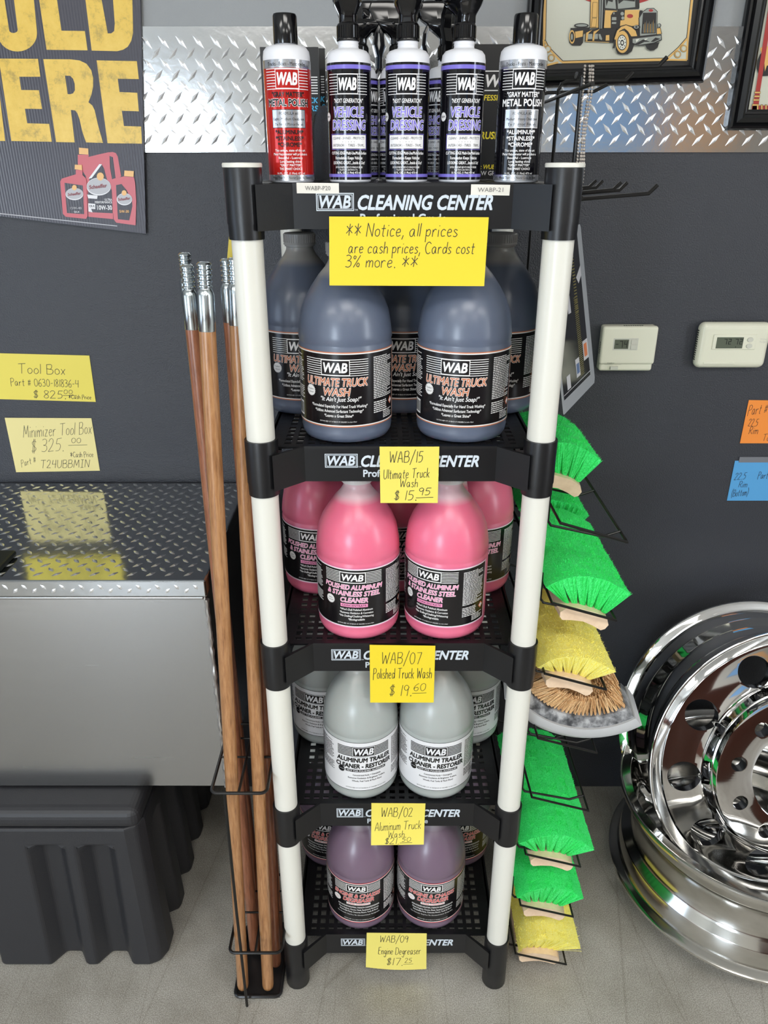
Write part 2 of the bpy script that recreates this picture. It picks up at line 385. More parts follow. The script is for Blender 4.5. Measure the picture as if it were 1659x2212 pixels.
def shelf_mesh():
    s = MB(); dy = YF-(YF+YR)/2; yp = PANY-(YF+YR)/2; yb = YR-(YF+YR)/2
    # perforated deck
    nx, ny = 22, 26; xa, xb, ya, ybk = -.215, .215, yp+.004, yb
    px = (xb-xa)/nx; py = (ybk-ya)/ny
    for i in range(nx+1): s.box(xa+i*px-.0041, xa+i*px+.0041, ya, ybk, -.004, 0)
    for j in range(ny+1): s.box(xa, xb, ya+j*py-.0041, ya+j*py+.0041, -.0039, -.0002)
    for j in range(0, ny, 5):      # solid ribs between groups of holes
        s.box(xa, xb, ya+j*py, ya+(j+.5)*py, -.0038, -.0004)
    for i in (0, 21): s.box(xa+i*px, xa+(i+1)*px, ya, ybk, -.0077, -.0003)
    # front lip with the two arms swept forward to the collars
    s.box(-.157, .157, yp, yp+.006, -.061, .0005, 1)
    s.box(-.215, .215, yb-.006, yb, -.061, 0); 
    for q in (-1, 1):
        a0 = (q*.157, yp); a1 = (q*.203, dy-.0255); th = .006
        P = [a0, a1, (a1[0], a1[1]+th*1.6), (a0[0], a0[1]+th)]
        vs = [(x, y, z) for z in (-.061, -.0005) for x, y in P]
        s.add(vs, [(0,1,5,4),(1,2,6,5),(2,3,7,6),(3,0,4,7),(4,5,6,7),(3,2,1,0)], 0)
        s.box(q*.219-.004, q*.219+.004, dy, yb, -.061, 0)
        for y in (dy, yb):
            T = Matrix.Translation((q*.223, y, 0))
            s.lathe([(.0227, .0205), (.0262, .0205), (.0265, .018), (.0263, -.052), (.0256, -.052), (.0252, -.073), (.0227, -.073)], 40, 0, T)
    return s
def lettering_mesh():
    s = MB(); m = flat((0, PANY-(YF+YR)/2-.0004, 0))
    # origin u=0 at the unit centre
    a, b2 = -.124, -.070
    frame2(s, a, b2, -.0365, -.0125, .0012, m); frame2(s, a+.0022, b2-.0022, -.0343, -.0147, .0009, m)
    put_text(s, 'WAB', (a+b2)/2, -.0322, .0155, m, w=.044, shear=.22, off=.03)
    put_text(s, 'TM', b2+.003, -.0365, .0025, m)
    put_text(s, 'CLEANING CENTER', -.064, -.0345, .0185, m, w=.192, align='L', shear=.28, off=.032)
    put_text(s, 'Professional Grade', .001, -.0525, .0118, m, w=.124, off=.03)
    return s
base = None; lt = lettering_mesh()
for k, z in enumerate(DZ):
    if base is None:
        base = shelf_mesh().build('shelf', [m_black, m_panel], unit, org=(0, 0, 0))
        let0 = lt.build('lettering', m_sign, base, org=(0, 0, 0)); base.location = (0, 0, z)
    else:
        o = base.copy(); COL.objects.link(o); o.location = (0, 0, z)
        l2 = let0.copy(); COL.objects.link(l2); l2.parent = o
for sx in (-.223, .223):
    for y in (YF, YR):
        f = MB(); f.lathe([(.0, 0), (.0235, 0), (.0262, .004), (.0262, .052), (.0, .052)], 36, 0, Matrix.Translation((CXU+sx, y, 0)))
        f.lathe([(.02615, .05), (.0264, .12), (.0264, .13)], 36, 0, Matrix.Translation((CXU+sx, y, 0)))
        f.build('foot', m_black, unit)

# ================================================================== jugs
def plastic(name, body, top, level, rough=.33, sss=.0):
    """jug plastic: liquid colour below the fill line, pale plastic above (local height)"""
    m = mat(name, body, rough); n, l, b = nodes(m)
    tc = n.new('ShaderNodeTexCoord'); sp = n.new('ShaderNodeSeparateXYZ'); l.new(tc.outputs['Object'], sp.inputs[0])
    r = n.new('ShaderNodeValToRGB'); e = r.color_ramp.elements
    mr = n.new('ShaderNodeMapRange'); mr.inputs['From Min'].default_value = level-.006; mr.inputs['From Max'].default_value = level+.006
    l.new(sp.outputs[2], mr.inputs[0]); l.new(mr.outputs[0], r.inputs[0])
    e[0].color = (*lin(body), 1); e[1].color = (*lin(top), 1)
    l.new(r.outputs[0], b.inputs['Base Color'])
    b.inputs['Subsurface Weight'].default_value = sss; b.inputs['Subsurface Radius'].default_value = (.03, .015, .015); b.inputs['Subsurface Scale'].default_value = 1.0
    b.inputs['Coat Weight'].default_value = .25; b.inputs['Coat Roughness'].default_value = .2
    return m
JR = .0765
JP = [(0, .004), (.05, .001), (.062, 0), (.0705, .003), (.0745, .010), (.0762, .019), (.0752, .0225), (JR, .027), (JR, .155), (.0752, .158), (.0752, .161), (.0766, .1645), (.0757, .175), (.0741, .188),
      (.0708, .2065), (.0634, .2265), (.0525, .2455), (.0405, .2635), (.030, .276), (.0255, .284), (.0238, .288), (.0238, .2925), (.0262, .2935), (.0262, .296), (.022, .297), (.022, .304), (0, .304)]
def fine(s, u0, u1, v0, v1, rows, m, mi, layer=1, seed=1):
    """a column of fine print too small to read: broken hairlines"""
    rg = random.Random(seed); dv = (v1-v0)/rows
    for i in range(rows):
        v = v0+i*dv; u = u0
        end = u1-(u1-u0)*rg.choice((0, 0, .05, .3))
        while u < end-.001:
            L = rg.uniform(.002, .007); q = min(end, u+L); strip(s, u, q, v, v+dv*.5, m, layer, mi); u = q+.0009
def logo(s, uc, v0, v1, hw, bw, m, ink, field, nl=5, lw=.0011):
    """the WAB box between groups of speed lines"""
    h = v1-v0
    for q in range(nl+3):
        if q in (3,): pass
        v = v0+h*q/(nl+2)
        full = q in (0, nl+2)
        if full: strip(s, uc-hw, uc+hw, v-lw/2, v+lw/2, m, 1, ink)
        else:
            strip(s, uc-hw, uc-bw, v-lw/2, v+lw/2, m, 1, ink); strip(s, uc+bw, uc+hw, v-lw/2, v+lw/2, m, 1, ink)
    strip(s, uc-bw, uc+bw, v0+lw, v1-lw, m, 1, field)
    frame2(s, uc-bw, uc+bw, v0+lw*.2, v1-lw*.2, lw, m, 2, ink)
    put_text(s, 'WAB', uc, v0+h*.21, h*.58, m, 3, ink, w=bw*1.62, shear=.2, off=.035)
def outlined(s, txt, u, v, h, w, m, fill, rim, sh=.22, o=.02):
    put_text(s, txt, u, v, h, m, 2, rim, w=w, shear=sh, off=o+.036)
    put_text(s, txt, u, v, h, m, 3, fill, w=w, shear=sh, off=o)
m_k = mat('label_black', (22, 20, 22), .22); m_w = mat('label_white', (236, 234, 232), .3)
m_or = mat('label_copper', (196, 120, 84), .3); m_pk = mat('label_pink', (240, 150, 190), .3)
m_rd = mat('label_red', (205, 52, 48), .3); m_bc = mat('label_hazard_orange', (222, 110, 70), .3)
def jug_label(kind):
    Rl = JR+.0004; s = MB(); m = cyl(Rl, .030); H = .122; ul, ur = -.150, .122
    K, Wt, C1, C2 = 0, 1, 2, 3       # field, ink, colour, hazard
    strip(s, ul, ur, 0, H, m, 0, K)
    if kind != 'trailer':
        for a, c in ((0, C1), (.0018, Wt)): strip(s, ul, ur, a, a+.0018, m, 1, c); strip(s, ul, ur, H-a-.0018, H-a, m, 1, c)
        strip(s, ur-.0018, ur, 0, H, m, 2, Wt); strip(s, ur-.004, ur-.0018, .0018, H-.0018, m, 2, C1)
    else:
        strip(s, ul, ur, 0, .0009, m, 1, Wt); strip(s, ul, ur, H-.0009, H, m, 1, Wt); strip(s, ur-.001, ur, 0, H, m, 1, Wt)
    fine(s, .064, .112, .044, .113, 24, m, Wt, seed=3); fine(s, .064, .095, .020, .040, 6, m, Wt, seed=4); fine(s, .085, .112, .008, .022, 5, m, Wt, seed=5)
    fine(s, -.145, -.066, .040, .113, 24, m, Wt, seed=6)
    poly2(s, [(.108, .026), (.115, .033), (.108, .040), (.101, .033)], m, 2, C2); poly2(s, [(.108, .028), (.113, .033), (.108, .038), (.103, .033)], m, 3, 1 if kind != 'trailer' else 0)
    if kind == 'truck':
        strip(s, -.090, -.070, .010, .034, m, 2, Wt)
        for i in range(9): strip(s, -.0885+i*.002, -.0885+i*.002+.0006+.0005*(i % 3), .013, .031, m, 3, K)
        logo(s, 0, .085, .110, .054, .0235, m, Wt, K)
        outlined(s, 'ULTIMATE TRUCK', 0, .0682, .0125, .106, m, C1, Wt)
        outlined(s, 'WASH', .002, .0525, .0125, .044, m, C1, Wt)
        put_text(s, '"It Ain\'t Just Soap!"', .008, .0435, .0068, m, 2, Wt, w=.067, shear=.25, off=.015)
        for i, (q, w_) in enumerate((('*Formulated Especially For Hand Truck Washing*', .096), ('*Utilizes Advanced Surfactant Technology*', .082), ('*Leaves a Great Shine*', .048))):
            put_text(s, q, .004, .0328-.0078*i, .0046, m, 2, Wt, w=w_, off=.018, shear=.1, res=2)
        put_text(s, 'CAUTION: KEEP OUT OF REACH OF CHILDREN. See back of label', .002, .0085, .0021, m, 2, Wt, w=.062, res=1)
        disc2(s, -.0455, .0575, .0098, .0098, m, 3, Wt, 40, .16); put_text(s, 'Trucker\'s', -.0455, .0585, .0028, m, 4, K, w=.0135, res=1); put_text(s, 'Choice!', -.0455, .0535, .0028, m, 4, K, w=.011, res=1)
    elif kind == 'steel':
        logo(s, 0, .093, .114, .054, .0235, m, Wt, K)
        outlined(s, 'POLISHED ALUMINUM', 0, .0795, .0092, .110, m, C1, Wt); outlined(s, '& STAINLESS STEEL', 0, .0665, .0092, .100, m, C1, Wt); outlined(s, 'CLEANER', .002, .0535, .0092, .050, m, C1, Wt)
        strip(s, -.023, .027, .0435, .0505, m, 2, C1); put_text(s, 'CONCENTRATE', .002, .0451, .0038, m, 3, K, w=.045, off=.01, res=2)
        for i, (q, w_) in enumerate((('*Won\'t Dull Polished Aluminum', .060), ('*Removes Oxidation & Corrosion', .062), ('*No Dulling/Chalking/Whitening', .064), ('*Biodegradable', .030))):
            put_text(s, q, .006, .0365-.0068*i, .0040, m, 2, Wt, w=w_, off=.018, res=2, shear=.1)
        put_text(s, 'CAUTION: KEEP OUT OF REACH OF CHILDREN. See back of label', .004, .0075, .0024, m, 2, Wt, w=.068, res=1)
        disc2(s, -.044, .054, .0095, .0095, m, 3, Wt, 40, .16); put_text(s, 'Safer', -.044, .0552, .0026, m, 4, K, w=.009, res=1); put_text(s, 'Formula!', -.044, .0508, .0026, m, 4, K, w=.0125, res=1)
    elif kind == 'trailer':
        strip(s, -.055, .055, .088, .111, m, 1, Wt)
        for q in range(6): strip(s, -.055, .055, .0905+q*.0035, .0917+q*.0035, m, 2, K)
        strip(s, -.0235, .0235, .087, .112, m, 3, Wt); frame2(s, -.0225, .0225, .088, .111, .0011, m, 4, K); put_text(s, 'WAB', 0, .0925, .0143, m, 5, K, w=.038, shear=.2, off=.035)
        put_text(s, 'ALUMINUM TRAILER', 0, .0735, .0100, m, 2, Wt, w=.113, off=.045, shear=.12); put_text(s, 'CLEANER - RESTORER', 0, .0585, .0100, m, 2, Wt, w=.118, off=.045, shear=.12)
        strip(s, -.038, .046, .0485, .0548, m, 2, Wt); put_text(s, 'NOT FOR POLISHED ALUMINUM', .004, .0499, .0036, m, 3, K, w=.078, off=.02, res=2)
        for i, (q, w_) in enumerate((('Concentrated Acids + Detergents.', .058), ('Removes Oxidation & Brightens Trailers,', .078), ('Wheels, Fuel Tanks & Much More!', .062))):
            put_text(s, q, .006, .0385-.0075*i, .0040, m, 2, Wt, w=w_, off=.008, res=2)
        put_text(s, 'CAUTION: KEEP OUT OF THE REACH OF CHILDREN. See back of label', .004, .0060, .0025, m, 2, Wt, w=.085, res=1)
        disc2(s, -.047, .0515, .0075, .0075, m, 3, Wt, 28, .1); put_text(s, 'Concentrate', -.047, .0512, .0018, m, 4, K, w=.012, res=1)
    else:
        logo(s, 0, .094, .115, .054, .0235, m, Wt, K)
        outlined(s, 'ENGINE & CHASSIS', 0, .0785, .0110, .108, m, C1, Wt); outlined(s, 'DEGREASER', .003, .0640, .0110, .070, m, C1, Wt)
        strip(s, -.024, .030, .0548, .0610, m, 2, Wt); put_text(s, 'SUPER STRENGTH', .003, .0561, .0036, m, 3, C1, w=.049, off=.02, res=2)
        for i, (q, w_) in enumerate((('NON-ALKALINE INDUSTRIAL STRENGTH CLEANER/DEGREASER', .096), ('Cleans Engines, Chassis, Metal, Equipment Machinery,', .094), ('Automobile Parts, Concrete Floors, Tools & More!', .090))):
            put_text(s, q, .003, .0460-.0075*i, .0042, m, 2, Wt, w=w_, off=.012, res=2)
        put_text(s, '*Non Flammable *Butyl Free *No Chlorinated Solvents *Biodegradable', .002, .0225, .0032, m, 2, Wt, w=.100, res=1)
        put_text(s, 'CAUTION: KEEP OUT OF REACH OF CHILDREN. See back of label', .004, .0080, .0024, m, 2, Wt, w=.070, res=1)
        disc2(s, -.047, .066, .0095, .0088, m, 3, Wt, 40, .14); put_text(s, 'Trucker\'s', -.047, .0668, .0024, m, 4, C1, w=.0125, res=1); put_text(s, 'Choice!', -.047, .0625, .0024, m, 4, C1, w=.010, res=1)
    return s
m_capg = mat('grey_jug_cap', (150, 148, 146), .4)
m_capw = mat('white_jug_cap', (226, 222, 220), .4)
JZ = lambda z: z if z < .2 else .2+(z-.2)*.94
JP = [(r, JZ(z)) for r, z in JP]
JUGS = {
 'truck': (plastic('blue_grey_jug_plastic', (94, 103, 122), (154, 152, 149), .262, sss=.15), m_capg, [m_k, m_w, m_or, m_bc]),
 'steel': (plastic('pink_jug_plastic', (232, 114, 144), (228, 192, 200), .262, sss=.35), m_capw, [m_k, m_w, m_pk, m_bc]),
 'trailer': (plastic('clear_jug_plastic', (166, 171, 168), (190, 191, 186), .268, sss=.2), m_capw, [mat('label_pale', (226, 226, 228), .3), m_k, m_k, m_bc]),
 'chassis': (plastic('purple_jug_plastic', (116, 96, 114), (172, 165, 172), .268, sss=.2), m_capg, [m_k, m_w, m_rd, m_bc]),
}
def make_jug(kind, label, group):
    bm_, cm_, lm_ = JUGS[kind]
    t = thing('gallon_jug', label, 'jug', (0, 0, 0), group)
    b = MB(); b.lathe(JP, 64); b.build('body', bm_, t)
    jug_label(kind).build('label', lm_, t)
    c = MB(); n = 48; prof = [(.0, .3165), (.0255, .3165), (.0275, .315), (.0275, .299), (.0282, .298), (.0282, .2962), (.024, .2962)]
    c.lathe([(r, JZ(z)) for r, z in prof], n)
    for i in range(40):
        a = 2*PI*i/40; c.box(-.0006, .0006, -.0282, -.0272, JZ(.3005), JZ(.314), 0, Matrix.Rotation(a, 4, 'Z'))
    c.build('cap', cm_, t)
    h = MB(); h.tube([(0, .020, .274), (0, .042, .279), (0, .056, .268), (0, .062, .250), (0, .066, .232), (0, .064, .215)], [.010, .010, .011, .011, .012, .014], 12); h.build('handle', bm_, t)
    return t
def view_rot(x, y, ofs):       # turn so that the label's middle sits ofs degrees right of the jug's middle seen from the front
    return math.atan2(-x, y)*1.0+R(ofs)
G1 = 'gallon jugs on the shelving unit'
ROWS = [
 ('truck', 1, [(-.0633, 1.268, -13), (.1318, 1.268, -9.5), (-.148, 1.425, -5), (.205, 1.425, -3), (.034, 1.43, 0)], 'dark blue-grey gallon jug with copper-lettered black label'),
 ('steel', 2, [(-.048, 1.268, -8), (.1155, 1.268, -23), (-.130, 1.43, -16), (.186, 1.43, 2), (.029, 1.44, 8)], 'pink gallon jug with pink-lettered black label'),
 ('trailer', 3, [(-.048, 1.268, 4), (.108, 1.268, 1), (-.132, 1.43, -20), (.186, 1.43, 12), (.028, 1.44, 0)], 'colourless gallon jug with white label'),
 ('chassis', 4, [(-.0535, 1.27, -7), (.107, 1.27, 3), (-.132, 1.44, -15), (.186, 1.44, 5)], 'purple gallon jug with red-lettered black label'),
]
WHERE = ['front jug nearer the wooden poles', 'front jug nearer the brushes', 'back row beside the wooden poles', 'back row beside the brushes', 'peeking out between the two front ones']
for kind, ti, spots, lab in ROWS:
    proto = None
    for i, (x, y, a) in enumerate(spots):
        L = lab+', '+WHERE[i]
        if proto is None:
            proto = make_jug(kind, L, G1); reg(proto); o = proto
        else: o = dup(proto, (0, 0, 0), 0, L)
        o.location = (x, y, DZ[ti]+.0005); o.rotation_euler = (0, 0, view_rot(x, y, a))

# ================================================================== bottles on the top shelf
m_bot = mat('white_bottle_plastic', (228, 228, 232), .35)
m_gloss = mat('glossy_black_plastic', (14, 14, 16), .12)
m_lk = mat('bottle_label_black', (16, 15, 20), .07); m_lr = mat('bottle_label_red', (196, 38, 34), .08, .3)
m_lv = mat('bottle_label_violet', (124, 112, 205), .2); m_ls = mat('bottle_label_silver', (190, 192, 198), .2, .8)
m_lw = mat('bottle_label_white', (238, 236, 236), .2); m_ink = mat('bottle_label_ink', (20, 16, 18), .25)
def bottle_body(r, hs):
    b = MB(); b.lathe([(0, .002), (r-.004, 0), (r-.001, .0015), (r, .004), (r, hs-.014), (r-.0012, hs-.007), (r-.005, hs-.0025), (r-.011, hs-.0005), (.0155, hs), (.0140, hs+.0015), (.0136, hs+.004), (.0142, hs+.005), (.0136, hs+.007), (.0142, hs+.0085), (.0134, hs+.010), (.0134, hs+.022), (0, hs+.022)], 56)
    return b
def dressing_label():
    r = .0302; s = MB(); m = cyl(r+.0003, .004); H = .145; u = .074
    K, V, W_, I = 0, 1, 2, 3
    strip(s, -u, u, 0, H, m, 0, K); strip(s, -u, u, H-.008, H-.003, m, 1, V); strip(s, -u, u, .0035, .0075, m, 1, V)
    strip(s, -u, -u+.001, 0, H, m, 1, V)
    logo(s, 0, .107, .131, .030, .0145, m, W_, K, lw=.0008)
    put_text(s, '"NEXT GENERATION"', .001, .0965, .0050, m, 2, W_, w=.042, shear=.2, off=.015)
    outlined(s, 'VEHICLE', .001, .0795, .0118, .044, m, V, W_, .12); outlined(s, 'DRESSING', .001, .0635, .0118, .050, m, V, W_, .12)
    strip(s, -.0275, .0275, .0385, .0585, m, 1, V); strip(s, -.0268, .0268, .0392, .0578, m, 2, K); strip(s, -.026, .026, .0400, .0570, m, 3, W_)
    put_text(s, 'CLEANS - SHINES - PROTECTS', 0, .0515, .0032, m, 4, I, w=.047, shear=.2, res=2); put_text(s, 'INTERIORS - TIRES - TRIM...', 0, .0425, .0032, m, 4, I, w=.047, shear=.2, res=2)
    for i in range(5): disc2(s, -.008+i*.004, .0485, .0004, .0004, m, 4, I, 8)
    for i, (q, w_) in enumerate((('CUTTING EDGE Multi-Use/Multi-Surface', .054), ('Formulation Keeps Vehicles', .040), ('LOOKING GREAT....Inside & Out!', .048))):
        put_text(s, q, 0, .0325-.0062*i, .0037, m, 2, W_, w=w_, shear=.15, off=.02, res=2)
    put_text(s, 'CAUTION: EYE IRRITANT. KEEP OUT OF REACH OF CHILDREN', 0, .0150, .0024, m, 2, W_, w=.040, off=.01, res=1); put_text(s, 'Read Entire Label Before Use.', 0, .0120, .0022, m, 2, W_, w=.026, off=.01, res=1)
    put_text(s, '16 FL. OZ. (1 Pint) 473 ml', 0, .0080, .0026, m, 2, W_, w=.034, off=.02, res=2)
    disc2(s, -.0345, .0800, .0060, .0060, m, 3, W_, 32, .14); put_text(s, 'NEW', -.0345, .0788, .0026, m, 4, I, w=.0075, res=1)
    return s
def polish_label(num):
    r = .0322; s = MB(); m = cyl(r+.0003, .003); H = .149; u = .078
    F, S, W_, I = 0, 1, 2, 3
    strip(s, -u, u, 0, H, m, 0, F); strip(s, -u, u, H-.010, H, m, 1, S); strip(s, -u, u, 0, .0075, m, 1, S)
    put_text(s, 'Trucks - Boats - Motorcycles', 0, H-.0075, .0044, m, 2, I, w=.056, res=2)
    put_text(s, 'Metal That Will Never Lose Its Shine', 0, .0022, .0032, m, 2, I, w=.058, res=1)
    tx = W_ if num == 2 else I
    logo(s, 0, .114, .138, .033, .0165, m, W_, F, lw=.0009)
    put_text(s, '"GRAY MATTER"', 0, .1045, .0058, m, 3, tx, w=.046, off=.03); put_text(s, 'METAL POLISH', 0, .0935, .0082, m, 3, tx, w=.060, off=.03)
    if num == 1: put_text(s, 'METAL POLISH', 0, .0935, .0082, m, 2, W_, w=.060, off=.075)
    strip(s, -.0245, .0245, .0665, .0895, m, 1, I if num == 1 else W_); strip(s, -.0238, .0238, .0672, .0888, m, 2, S)
    put_text(s, 'FORMULA #%d' % num, 0, .0828, .0034, m, 3, I, w=.026, res=2)
    put_text(s, ('Light / Medium Oxidation', 'Medium / Heavy Oxidation')[num-1], 0, .0760, .0034, m, 3, I, w=.044, res=2); put_text(s, ('To Finest Mirror Finish', 'To Mirror Finish')[num-1], 0, .0695, .0034, m, 3, I, w=.040, res=2)
    for i, q in enumerate(('*ALUMINUM*', '*STAINLESS*', '*CHROME*')): put_text(s, q, 0, .0590-.0078*i, .0050, m, 3, tx, w=.040-.004*(i == 2)*1.5, off=.03)
    for i, (q, w_) in enumerate((('This unique, state of the art', .044), ('Metal Rejuvenator will produce a', .050), ('Beautiful - Lustrous', .034), ('Long lasting shine', .030), ('"GRAY MATTER"', .030), ('THE SMART CHOICE', .032))):
        put_text(s, q, 0, .0372-.0047*i, .0029, m, 3, W_, w=w_, off=.02, res=2)
    put_text(s, '16 FL. OZ. (1 Pint) 473 ml', 0, .0082, .0024, m, 3, W_, w=.040, off=.01, res=2)
    return s
HS = .171
def make_polish(num, label):
    t = thing('polish_bottle', label, 'bottle', (0, 0, 0), 'bottles on the top shelf')
    bottle_body(.0322, HS).build('body', m_bot, t)
    polish_label(num).build('label', [m_lr if num == 1 else m_lk, m_ls, m_lw, m_ink], t)
    c = MB(); c.lathe([(.0162, HS+.0015), (.0165, HS+.004), (.0162, HS+.034), (.0150, HS+.0365), (0, HS+.037)], 40); c.build('cap', m_gloss, t)
    return t
HP = .1665
def make_spray(label):
    t = thing('spray_bottle', label, 'bottle', (0, 0, 0), 'bottles on the top shelf')
    bottle_body(.0302, HP).build('body', m_bot, t)
    dressing_label().build('label', [m_lk, m_lv, m_lw, m_ink], t)
    c = MB(); z = HP+.009
    c.lathe([(.0148, z), (.0158, z+.001), (.0158, z+.003), (.0150, z+.004), (.0150, z+.019), (.0135, z+.021), (.0, z+.021)], 40)
    for i in range(32): c.box(-.0007, .0007, -.0156, -.0148, z+.004, z+.018, 0, Matrix.Rotation(2*PI*i/32, 4, 'Z'))
    c.build('collar', m_gloss, t)
    # head: neck, flared shroud and long body whose nozzle points to -y
    h = MB()
    def ring(zc, hw, y0, y1, cut=.35):
        m_ = (y1-y0)*cut
        return [(-hw, y0+m_, zc), (-hw*.55, y0, zc), (hw*.55, y0, zc), (hw, y0+m_, zc), (hw, y1-m_*.6, zc), (hw*.6, y1, zc), (-hw*.6, y1, zc), (-hw, y1-m_*.6, zc)]
    secs = [ring(z+.020, .0125, -.013, .013), ring(z+.030, .0118, -.013, .0135), ring(z+.036, .0150, -.020, .017), ring(z+.043, .0190, -.030, .021), ring(z+.050, .0178, -.036, .025), ring(z+.054, .0135, -.044, .030), ring(z+.068, .0125, -.050, .034), ring(z+.078, .0110, -.046, .030), ring(z+.081, .0070, -.034, .018)]
    vs = [p for s_ in secs for p in s_]; fs = []
    for i in range(len(secs)-1):
        for j in range(8): fs.append((i*8+j, i*8+(j+1) % 8, i*8+8+(j+1) % 8, i*8+8+j))
    fs.append(tuple(reversed(range(8)))); fs.append(tuple(len(vs)-8+j for j in range(8))); h.add(vs, fs, 0, False)
    h.lathe([(.0, -.006), (.0078, -.006), (.0085, -.004), (.0085, .006), (0, .006)], 20, 0, Matrix.Translation((0, -.053, z+.062)) @ Matrix.Rotation(PI/2, 4, 'X'))
    h.lathe([(0, -.0195), (.003, -.0195), (.003, .0195), (0, .0195)], 14, 0, Matrix.Translation((0, -.012, z+.049)) @ Matrix.Rotation(PI/2, 4, 'Y'))
    h.build('spray_head', m_gloss, t, bevel=.0022, fixn=True)
    g = MB(); pr = [(-.030, z+.050), (-.037, z+.036), (-.0385, z+.020), (-.034, z+.004), (-.0345, z-.012), (-.040, z-.020)]
    for i, (y, zz) in enumerate(pr): pass
    w = [.0075, .008, .008, .0075, .007, .006]; th = .0035; vs = []; fs = []
    for (y, zz), hw in zip(pr, w): vs += [(-hw, y-th, zz), (hw, y-th, zz), (hw, y+th, zz), (-hw, y+th, zz)]
    for i in range(len(pr)-1):
        for j in range(4): fs.append((i*4+j, i*4+(j+1) % 4, i*4+4+(j+1) % 4, i*4+4+j))
    fs += [(3, 2, 1, 0), tuple(len(vs)-4+j for j in range(4))]; g.add(vs, fs, 0, False); g.build('trigger', m_gloss, t, bevel=.0015, fixn=True)
    return t
ZT = DZ[0]+.0006
p1 = make_polish(1, 'red and white metal polish bottle with black screw cap on the top shelf'); p1.location = (-.1335, 1.217, ZT); p1.rotation_euler = (0, 0, view_rot(-.1335, 1.217, -1))
p2 = make_polish(2, 'black and white metal polish bottle with black screw cap on the top shelf'); p2.location = (.191, 1.217, ZT); p2.rotation_euler = (0, 0, view_rot(.191, 1.217, 6))
sb = make_spray('front spray bottle standing next to the red polish bottle'); reg(sb)
sb.location = (-.0485, 1.217, ZT); sb.rotation_euler = (0, 0, view_rot(-.0485, 1.217, -4))
turn0 = R(186)
KH = [o for o in sb.children if o.name.split('.')[0] in ('spray_head', 'trigger', 'collar')]
def turn_head(root, a):
    for o in root.children:
        if o.name.split('.')[0] in ('spray_head', 'trigger'): o.rotation_euler = (0, 0, a)
turn_later = []
for (x, y, a, hd, lab) in ((.0325, 1.217, -2, R(172), 'middle spray bottle in the front row of the top shelf'),
                      (.109, 1.217, 11, R(218), 'front spray bottle standing next to the black polish bottle'),
                      (-.040, 1.425, 60, R(84), 'rear spray bottle behind the front one by the red polish, trigger turned to the thermostats'),
                      (.0235, 1.425, -25, R(-80), 'rear spray bottle behind the middle one, half hidden'),
                      (.101, 1.425, -35, R(-84), 'rear spray bottle behind the one by the black polish')):
    o = dup(sb, (x, y, ZT), view_rot(x, y, a), lab)
    turn_head(o, hd-view_rot(x, y, a))

turn_head(sb, turn0-sb.rotation_euler[2])
# ================================================================== wooden poles in their wire stand
m_wire = mat('black_wire', (26, 25, 24), .38, .3)
m_zinc = mat('zinc_ferrule', (196, 204, 208), .2, 1)
def wood(name, a, bcol, c):
    m = mat(name, a, .32); t = noise_tex(m, 1, 6, .65, stretch=(230, 230, 22))
    n, l, b = nodes(m); l.new(ramp(m, t.outputs[0], [(.28, c), (.48, a), (.7, bcol)]), b.inputs['Base Color']); bump(m, t.outputs[0], .1, .0008)
    b.inputs['Coat Weight'].default_value = .4; b.inputs['Coat Roughness'].default_value = .25
    return m
m_wl = wood('honey_wood', (164, 116, 74), (184, 138, 94), (124, 82, 50)); m_wd = wood('reddish_wood', (142, 88, 60), (162, 106, 76), (104, 62, 42))
POLES = [((-.317, 1.140, .012), (440, 565, 1.175), m_wl, 'honey brown wooden pole standing front in the wire stand, nearer the toolbox'),
         ((-.2605, 1.140, .012), (506, 556, 1.215), m_wl, 'honey brown wooden pole standing front in the wire stand, against the white post'),
         ((-.300, 1.278, .012), (398, 545, 1.345), m_wd, 'reddish wooden pole leaning outward, tallest tip over the toolbox'),
         ((-.252, 1.255, .012), (489, 558, 1.290), m_wd, 'reddish wooden pole at the back of the stand behind the one by the white post'),
         ((-.303, 1.230, .012), (404, 571, 1.260), m_wd, 'wooden pole crossing behind the front pole nearer the toolbox'),
         ((-.250, 1.195, .012), (528, 560, 1.245), m_wd, 'reddish wooden pole mostly hidden by the white post')]
for b0, (px, py, yy), mm, lab in POLES:
    A = Vector(b0); B = inv(px, py, yy); d = B-A; L = d.length
    q = d.to_track_quat('Z', 'Y')
    t = thing('wooden_pole', lab, 'pole', A, 'wooden poles in the wire stand'); t.rotation_mode = 'QUATERNION'; t.rotation_quaternion = q
    s = MB(); s.lathe([(.0, 0), (.007, .0), (.0115, .004), (.0128, .012), (.0128, L-.098), (.0, L-.098)], 24); s.build('shaft', mm, t)
    f = MB(); z = L-.1; pr = [(.0129, z), (.0133, z+.001), (.0133, z+.053), (.0118, z+.058), (.0102, z+.061)]
    for k in range(5): zz = z+.062+k*.0075; pr += [(.0095, zz), (.0095, zz+.001), (.0112, zz+.0028), (.0112, zz+.0042), (.0095, zz+.006)]
    pr += [(.0088, L-.001), (.006, L), (0, L)]
    f.lathe(pr, 24); f.lathe([(0, 0), (.0045, 0), (.003, .0012), (0, .0012)], 12, 0, Matrix.Translation((0, -.0128, z+.022)) @ Matrix.Rotation(PI/2, 4, 'X'))
    f.build('ferrule', m_zinc, t)
st = thing('pole_stand', 'black wire stand holding the wooden poles on a small floor tray', 'stand', (-.28, 1.2, 0), world=True)
